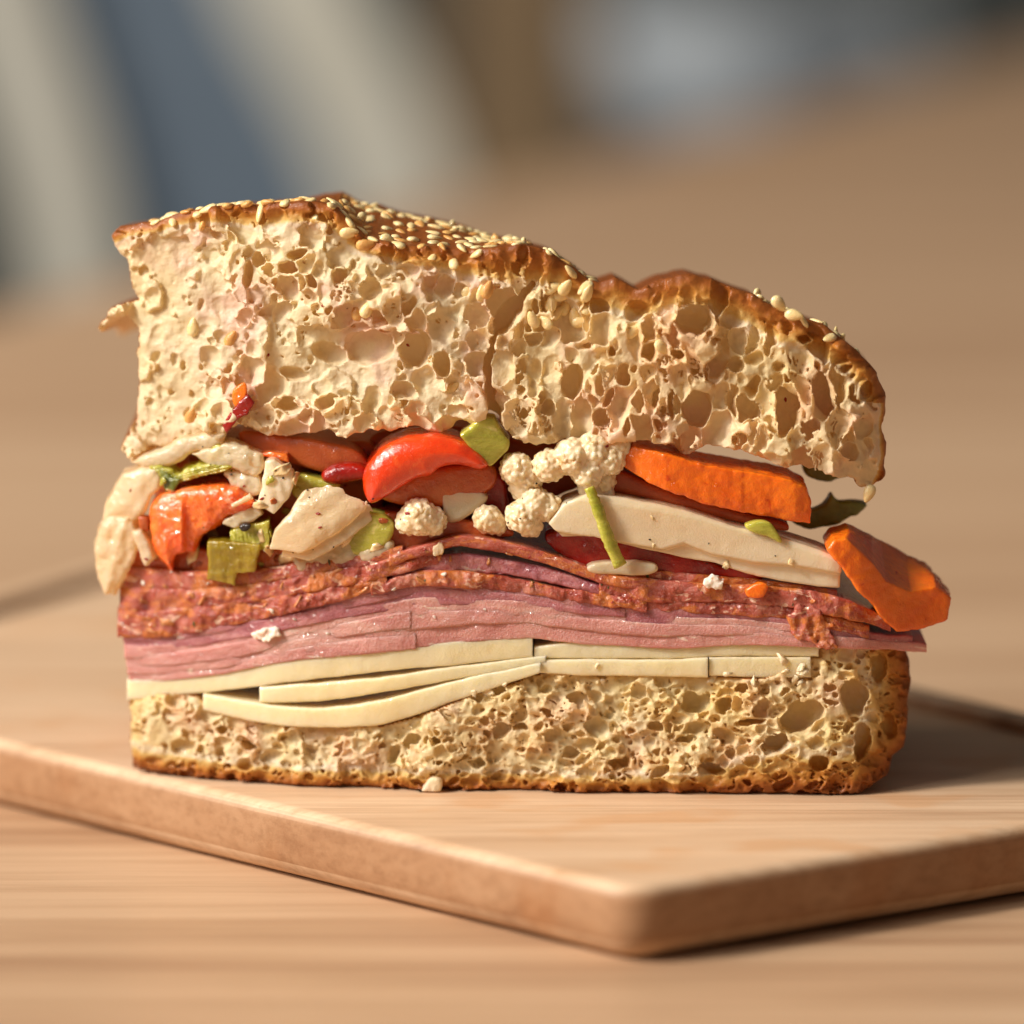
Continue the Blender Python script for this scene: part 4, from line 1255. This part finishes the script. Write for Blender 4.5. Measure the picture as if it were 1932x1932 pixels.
veg("parsley_leaf", 'leaf', [(1530, 905), (1620, 912), (1610, 930), (1570, 936), (1535, 928)], 14, 4, "dark green scrap under the far corner of the bread", rnd=0.5, wob=0.4)


veg("pepper_strip", 'chilli', [(1030, 1012), (1130, 1004), (1230, 1036), (1340, 1064), (1440, 1084), (1430, 1100), (1320, 1092), (1180, 1084), (1080, 1064)], 1.2, 10, "dark red filler added in the gap under the long pale stem", rnd=0.6, wob=0.3, vox=0.3)  # filler added to turn the grey gap dark red
veg("pepper_strip", 'dark_flesh', [(690, 985), (770, 970), (870, 985), (960, 1000), (960, 1020), (860, 1016), (800, 1034), (720, 1050)], 1.8, 10, "red brown filler added in the gap under the round floret", rnd=0.6, wob=0.3, vox=0.3)  # added filler standing in for the dark gap below the floret
veg("pepper_strip", 'dark_flesh', [(262, 1035), (420, 1040), (560, 1036), (600, 1060), (560, 1076), (420, 1088), (262, 1082)], 1.4, 10, "red brown filler added in the gap between salami and pickles", rnd=0.6, wob=0.3, vox=0.3)  # added filler that darkens the gap above the salami


def rod(name, mat, path, r0, r1, label):
    """thin tapering stem: path of (u, v, y)"""
    P = np.array(path, float)
    n = 10
    t = np.linspace(0, len(P) - 1, 24)
    C = np.column_stack([np.interp(t, np.arange(len(P)), P[:, k]) for k in range(3)])
    W = to_world(C[:, 0], C[:, 1], C[:, 2])
    pts = []
    for i, c in enumerate(W):
        d = Vector(W[min(i + 1, 23)] - W[max(i - 1, 0)]).normalized()
        a = d.cross(Vector((0, 1, 0))).normalized(); b = d.cross(a)
        r = (r0 + (r1 - r0) * i / 23) / 1000 * random.uniform(0.88, 1.12)
        for j in range(n):
            q = 2 * math.pi * j / n
            rr = r * (1 + 0.14 * math.cos(3 * q))
            pts.append(tuple(Vector(c) + a * math.cos(q) * rr + b * math.sin(q) * rr * 0.8))
    q = [(i * n + j, i * n + (j + 1) % n, (i + 1) * n + (j + 1) % n, (i + 1) * n + j) for i in range(23) for j in range(n)]
    q = [f[::-1] for f in q]
    me = bpy.data.meshes.new(name)
    me.from_pydata(pts, [], q + [tuple(range(n)), tuple(range(23 * n, 24 * n))[::-1]])
    me.polygons.foreach_set("use_smooth", [True] * len(me.polygons))
    return link(name, me, M[mat], SW, label)


rod("herb_stem", 'celery', [(1110, 915, -2.4), (1124, 950, -2.8), (1145, 1010, -3.0), (1168, 1062, -2.6)], 0.75, 1.1, "thin yellow green herb stem hanging in front of the cauliflower")
rod("onion_shred", 'onion', [(440, 950, -2.4), (460, 940, -2.4), (476, 932, -2.2)], 0.35, 0.5, "thin pale onion shred across the squashed tomato")

veg("chilli_flake", 'chilli', [(420, 800), (440, 770), (468, 742), (482, 758), (468, 780), (450, 788), (428, 815)], -1.6, 1.2, "dark red chilli strip stuck to the upper bread", smooth=False, rnd=0.3, vox=0.18)
veg("chilli_flake", 'carrot', [(440, 735), (462, 720), (466, 745), (448, 770), (440, 755)], -1.0, 1.0, "small orange chilli scrap above the red strip", rnd=0.3, vox=0.18)
veg("peppercorn", 'black', Z4([(1118, 860), (1150, 828), (1205, 840), (1195, 880), (1150, 895)]), -2.2, 1.6, "black cracked peppercorn among the pickled vegetables", rnd=0.4, vox=0.15)
veg("fat_crumb", 'fat', [(474, 1194), (490, 1190), (502, 1184), (526, 1185), (529, 1196), (512, 1203), (496, 1208), (484, 1206)], -1.0, 1.6, "small white fat crumb stuck to the ham", smooth=False, rnd=0.2, wob=0.3, wob_size=5, vox=0.16)
veg("fat_crumb", 'fat', [(1325, 1092), (1345, 1083), (1366, 1092), (1360, 1108), (1336, 1110)], -1.8, 1.6, "small white crumb on the spiced salami", smooth=False, rnd=0.2, wob=0.3, wob_size=5, vox=0.16)
veg("fat_crumb", 'onion', [(815, 1028), (828, 1018), (840, 1030), (835, 1045), (820, 1042)], -1.8, 1.4, "clear pickled bead at the salami fold", smooth=False, rnd=0.2, wob=0.3, wob_size=5, vox=0.16)
veg("carrot_crumb", 'carrot', [(1405, 1108), (1430, 1096), (1448, 1102), (1440, 1122), (1412, 1124)], -1.8, 1.4, "tiny orange carrot chip on the spiced salami", rnd=0.4, vox=0.18)
veg("salami_shred", 'salami', [(1480, 1160), (1510, 1140), (1540, 1145), (1562, 1175), (1580, 1222), (1560, 1228), (1535, 1205), (1500, 1200)], -0.75, 2.0, "shiny pink fatty shred draped over the cheese end", smooth=False, rnd=0.3, wob=0.5, wob_size=6, vox=0.18)
veg("bread_crumb", 'bread', [(800, 1480), (815, 1462), (832, 1468), (828, 1490), (800, 1508), (788, 1505)], -1.5, 2.2, "loose pale crumb hanging at the base of the bread", rnd=0.4, wob=0.4, vox=0.18)

# --- small scraps and flecks lying on whatever is there
M['paste'] = mat_plain("spice_paste", srgb(184, 92, 40), srgb(222, 150, 92), 300, 0.16, 0.4, 0.0012, (1, 0.5, 0.25), 0.0004, 700, coat=0.5)
M['shred'] = mat_plain('onion_shred', srgb(224, 186, 130), srgb(242, 216, 170), 300, 0.2, 0.3, 0.0006, (1, 0.7, 0.4), 0.0003, 700, coat=0.5)
M['herb'] = mat_plain("herb", srgb(60, 62, 20), srgb(96, 92, 34), 300, 0.4, 0.0)
M['crumb'] = mat_plain("bread_bit", srgb(236, 212, 170), srgb(242, 220, 186), 300, 0.4, 0.4, 0.001, (1, 0.7, 0.4), 0.0004, 900)


def shard_mesh(name, mat, sx, sy, sz, seed, rough=0.3):
    """small broken piece: hull of a few random points with its rim rounded off"""
    import bmesh
    r = np.random.default_rng(seed)
    bm = bmesh.new()
    for k in range(11):
        d = r.normal(0, 1, 3); d /= np.linalg.norm(d)
        d *= r.uniform(1 - rough, 1.0)
        bm.verts.new((d[0] * sx, d[1] * sy, d[2] * sz))
    h = bmesh.ops.convex_hull(bm, input=bm.verts[:])
    bmesh.ops.delete(bm, geom=list({g for g in h['geom_interior'] + h['geom_unused'] if isinstance(g, bmesh.types.BMVert)}), context='VERTS')
    bmesh.ops.subdivide_edges(bm, edges=bm.edges[:], cuts=1, use_grid_fill=True)
    bmesh.ops.smooth_vert(bm, verts=bm.verts[:], factor=0.35, use_axis_x=True, use_axis_y=True, use_axis_z=True)
    for v in bm.verts:
        v.co += Vector(r.normal(0, 0.07, 3) * np.array([sx, sy, sz]))
    bmesh.ops.recalc_face_normals(bm, faces=bm.faces)
    me = bpy.data.meshes.new(name)
    bm.to_mesh(me); bm.free()
    me.polygons.foreach_set("use_smooth", [True] * len(me.polygons))
    me.materials.append(mat)
    return me


bpy.context.view_layer.update()
_dg = bpy.context.evaluated_depsgraph_get()


def spatter(name, mat, n, region, size, flat=0.45, long=1.5, seed=1, only=None, rough=0.3, variants=4, sink=0.2):
    """drops n small pieces onto the surface seen inside region (polygon in photo measure)"""
    r = random.Random(seed)
    meshes = [shard_mesh(name, M[mat], 0.001 * long, 0.001, 0.001 * flat, seed * 10 + k, rough) for k in range(variants)]
    P = np.array(region, float)
    done = tries = 0
    while done < n and tries < n * 12:
        tries += 1
        u, v = r.uniform(P[:, 0].min(), P[:, 0].max()), r.uniform(P[:, 1].min(), P[:, 1].max())
        if poly_sdf(P, np.array([u]), np.array([v]))[0] > 0:
            continue
        ok, loc, nrm, _, ob, _ = sc.ray_cast(_dg, Vector(CAM), Vector(ray(u, v)).normalized())
        if not ok or loc.y > 0.03 or nrm.y > -0.15 or (only and ob.name.split('.')[0] not in only):
            continue
        s = r.uniform(*size)
        o = link(name, meshes[r.randrange(variants)], None, SW)
        o.matrix_local = Matrix.Translation(loc + nrm * s * 0.001 * flat * (1 - sink * 2)) @ nrm.to_track_quat('Z', 'Y').to_matrix().to_4x4() @ Matrix.Rotation(r.uniform(0, 6.28), 4, 'Z') @ Matrix.Scale(s, 4)
        done += 1


SOFT = {'celery_piece', 'salami_slice', 'pepper_strip', 'stalk_piece'}
SAL = [(230, 1075), (440, 1080), (650, 1052), (850, 1012), (1000, 1030), (1160, 1075), (1400, 1095), (1560, 1118), (1680, 1175), (1640, 1200), (1400, 1160), (1150, 1140), (900, 1105), (800, 1100), (560, 1150), (300, 1200), (228, 1195)]
SAL_L = [(232, 1080), (440, 1082), (650, 1054), (760, 1040), (800, 1090), (560, 1150), (300, 1198), (228, 1190)]
VEG_L = [(240, 850), (440, 835), (560, 880), (700, 920), (840, 1000), (800, 1035), (620, 1065), (400, 1075), (250, 1060)]
VEG_R = [(950, 900), (1160, 940), (1560, 1050), (1560, 1110), (1200, 1070), (1040, 1030), (960, 1010)]
HAMR = [(240, 1205), (560, 1160), (800, 1110), (1150, 1140), (1560, 1180), (1560, 1215), (1000, 1200), (560, 1240), (245, 1282)]
spatter("spice_clump", 'paste', 16, SAL_L, (0.5, 1.1), 0.35, 1.7, 3, {'salami_slice'}, 0.5, 6, 0.45)
spatter("spice_clump", 'paste', 16, SAL, (0.4, 0.9), 0.35, 1.8, 4, {'salami_slice'}, 0.5, 6, 0.45)
spatter("fat_crumb", 'fat', 9, SAL, (0.25, 0.6), 0.4, 1.5, 5, {'salami_slice'}, 0.5)
spatter("onion_scrap", 'shred', 12, VEG_L, (0.8, 1.9), 0.22, 1.7, 6, SOFT, 0.6, 6, 0.3)
spatter("celery_scrap", 'celery', 6, VEG_L, (0.6, 1.2), 0.4, 1.5, 7, SOFT, 0.5)
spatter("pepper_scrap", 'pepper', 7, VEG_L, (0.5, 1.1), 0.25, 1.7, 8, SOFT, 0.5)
spatter("onion_scrap", 'shred', 4, VEG_R, (0.4, 0.9), 0.25, 1.8, 9, None, 0.5)
spatter("pepper_fleck", 'black', 16, VEG_L, (0.12, 0.26), 0.6, 1.3, 10)
spatter("pepper_fleck", 'black', 9, VEG_R, (0.12, 0.24), 0.6, 1.3, 11)
spatter("chilli_fleck", 'chilli', 8, VEG_L, (0.18, 0.4), 0.4, 1.8, 12)
spatter("chilli_fleck", 'chilli', 8, SAL, (0.2, 0.4), 0.4, 1.6, 13)
spatter("herb_fleck", 'herb', 8, SAL, (0.2, 0.4), 0.3, 2.0, 14)
spatter("fat_crumb", 'fat', 5, HAMR, (0.2, 0.45), 0.4, 1.6, 15, {'ham_slice'}, 0.5)
spatter("bread_bit", 'crumb', 14, [(860, 1260), (1540, 1240), (1540, 1290), (1000, 1290), (860, 1330)], (0.5, 1.3), 0.4, 1.4, 17, None, 0.6, 6)
spatter("chilli_fleck", 'chilli', 5, [(350, 480), (900, 520), (1600, 700), (1600, 880), (350, 800)], (0.18, 0.35), 0.4, 1.8, 20)

# ------------------------------------------------------------------ background: a chair and furniture beyond the table
def bar(name, path, w, t, mat, parent, label=None):
    """flat curved bar along path (metres)"""
    P = smooth_poly(path, 8, closed=False)
    pts = []
    for i, c in enumerate(P):
        d = Vector(P[min(i + 1, len(P) - 1)] - P[max(i - 1, 0)]).normalized()
        s = d.cross(Vector((0, 1, 0))).normalized(); f = Vector((0, 1, 0))
        for a, b in ((-1, -1), (1, -1), (1, 1), (-1, 1)):
            pts.append(tuple(Vector(c) + s * a * w / 2 + f * b * t / 2))
    q = [(i * 4 + j, i * 4 + (j + 1) % 4, (i + 1) * 4 + (j + 1) % 4, (i + 1) * 4 + j) for i in range(len(P) - 1) for j in range(4)]
    me = bpy.data.meshes.new(name)
    me.from_pydata(pts, [], q + [(3, 2, 1, 0), tuple(len(pts) - 4 + k for k in range(4))])
    import bmesh
    bm = bmesh.new(); bm.from_mesh(me); bmesh.ops.recalc_face_normals(bm, faces=bm.faces); bm.to_mesh(me); bm.free()
    return link(name, me, mat, parent, label)


CY = 1.75
pt = lambda u, v, y=CY: on_y(np.array(float(u)), np.array(float(v)), y)
sc_far = lambda y: PX * (y - CAM[1]) / CAM_D
chair = empty("chair", (float(pt(300, 800)[0]), CY, -0.45))
tag(chair, "blurred chair with pale curved frame and blue grey back behind the table", "chair")
bar("back_post", [pt(-60, -200), pt(20, 50), pt(110, 330), pt(160, 640), pt(170, 1000)], 165 * sc_far(CY), 0.03, M['chair_white'], chair)
bar("back_post", [pt(480, -200), pt(570, 0), pt(690, 220), pt(770, 480), pt(800, 800)], 230 * sc_far(CY), 0.03, M['chair_white'], chair)
bar("backrest", [pt(240, -200, CY + .03), pt(320, 20, CY + .03), pt(400, 330, CY + .03), pt(440, 600, CY + .03), pt(460, 900, CY + .03)], 420 * sc_far(CY), 0.03, M['fabric'], chair)
bar("seat", [pt(60, 1080, CY - 0.2), pt(400, 1080, CY - 0.2), pt(800, 1080, CY - 0.2)], 0.04, 0.4, M['fabric'], chair)
for (lu, ly) in ((170, CY), (800, CY), (170, CY - 0.36), (800, CY - 0.36)):
    lx = float(pt(lu, 1100, CY)[0]); lz = float(pt(lu, 1100, CY)[2])
    bar("leg", [np.array((lx, ly, lz)), np.array((lx, ly, (lz - 0.8) / 2)), np.array((lx, ly, -0.799))], 0.035, 0.035, M['chair_white'], chair)
for o in chair.children:
    o.matrix_parent_inverse = Matrix.Translation(-chair.location)

def block(name, u0, v0, u1, v1, y, depth, mat, parent):
    a, b = pt(u0, v1, y), pt(u1, v0, y)
    P = [(x, yy, z) for z in (a[2], b[2]) for yy in (y, y + depth) for x in (a[0], b[0])]
    me = bpy.data.meshes.new(name)
    me.from_pydata(P, [], [(0, 1, 5, 4), (1, 3, 7, 5), (3, 2, 6, 7), (2, 0, 4, 6), (4, 5, 7, 6), (0, 2, 3, 1)])
    o = link(name, me, mat)
    import bmesh
    bm = bmesh.new(); bm.from_mesh(me)
    bmesh.ops.recalc_face_normals(bm, faces=bm.faces)
    bmesh.ops.bevel(bm, geom=bm.edges[:], offset=0.01, segments=3, affect='EDGES')
    bm.to_mesh(me); bm.free()
    o.parent = parent
    o.matrix_parent_inverse = Matrix.Translation(-parent.location)
    return o


cabinet = empty("cabinet", (float(pt(985, 900, 2.6)[0]), 2.6, -0.8))
tag(cabinet, "blurred brown wooden cabinet standing beyond the table", "cabinet")
block("carcass", 840, -400, 1130, 900, 2.6, 0.3, M['brown'], cabinet)
block("door", 850, -380, 981, 880, 2.58, 0.018, M['brown'], cabinet)
block("door", 989, -380, 1120, 880, 2.58, 0.018, M['brown'], cabinet)
sofa = empty("sofa", (float(pt(1425, 900, 3.0)[0]), 3.0, -0.8))
tag(sofa, "blurred blue grey upholstered sofa beyond the table", "sofa")
block("backrest", 1090, 20, 1760, 900, 3.3, 0.2, M['bench'], sofa)
block("seat", 1150, 330, 1700, 900, 2.75, 0.54, M['bench'], sofa)
block("arm", 1060, 200, 1148, 900, 2.75, 0.54, M['bench'], sofa)
block("arm", 1702, 200, 1790, 900, 2.75, 0.54, M['bench'], sofa)
w0, w1 = pt(-3000, 0, 4.2), pt(4500, 0, 4.2)
me = bpy.data.meshes.new("wall")
me.from_pydata([(w0[0], 4.2, -0.8), (w1[0], 4.2, -0.8), (w1[0], 4.2, 2.0), (w0[0], 4.2, 2.0)], [], [(0, 1, 2, 3)])
tag(link("wall", me, M['wall']), "dark grey wall far beyond the table", None, None, "structure")
me = bpy.data.meshes.new("floor")
me.from_pydata([(-3, -1.5, -0.8), (3.5, -1.5, -0.8), (3.5, 4.2, -0.8), (-3, 4.2, -0.8)], [], [(0, 1, 2, 3)])
tag(link("floor", me, M['floor']), "dark floor below the table", None, None, "structure")
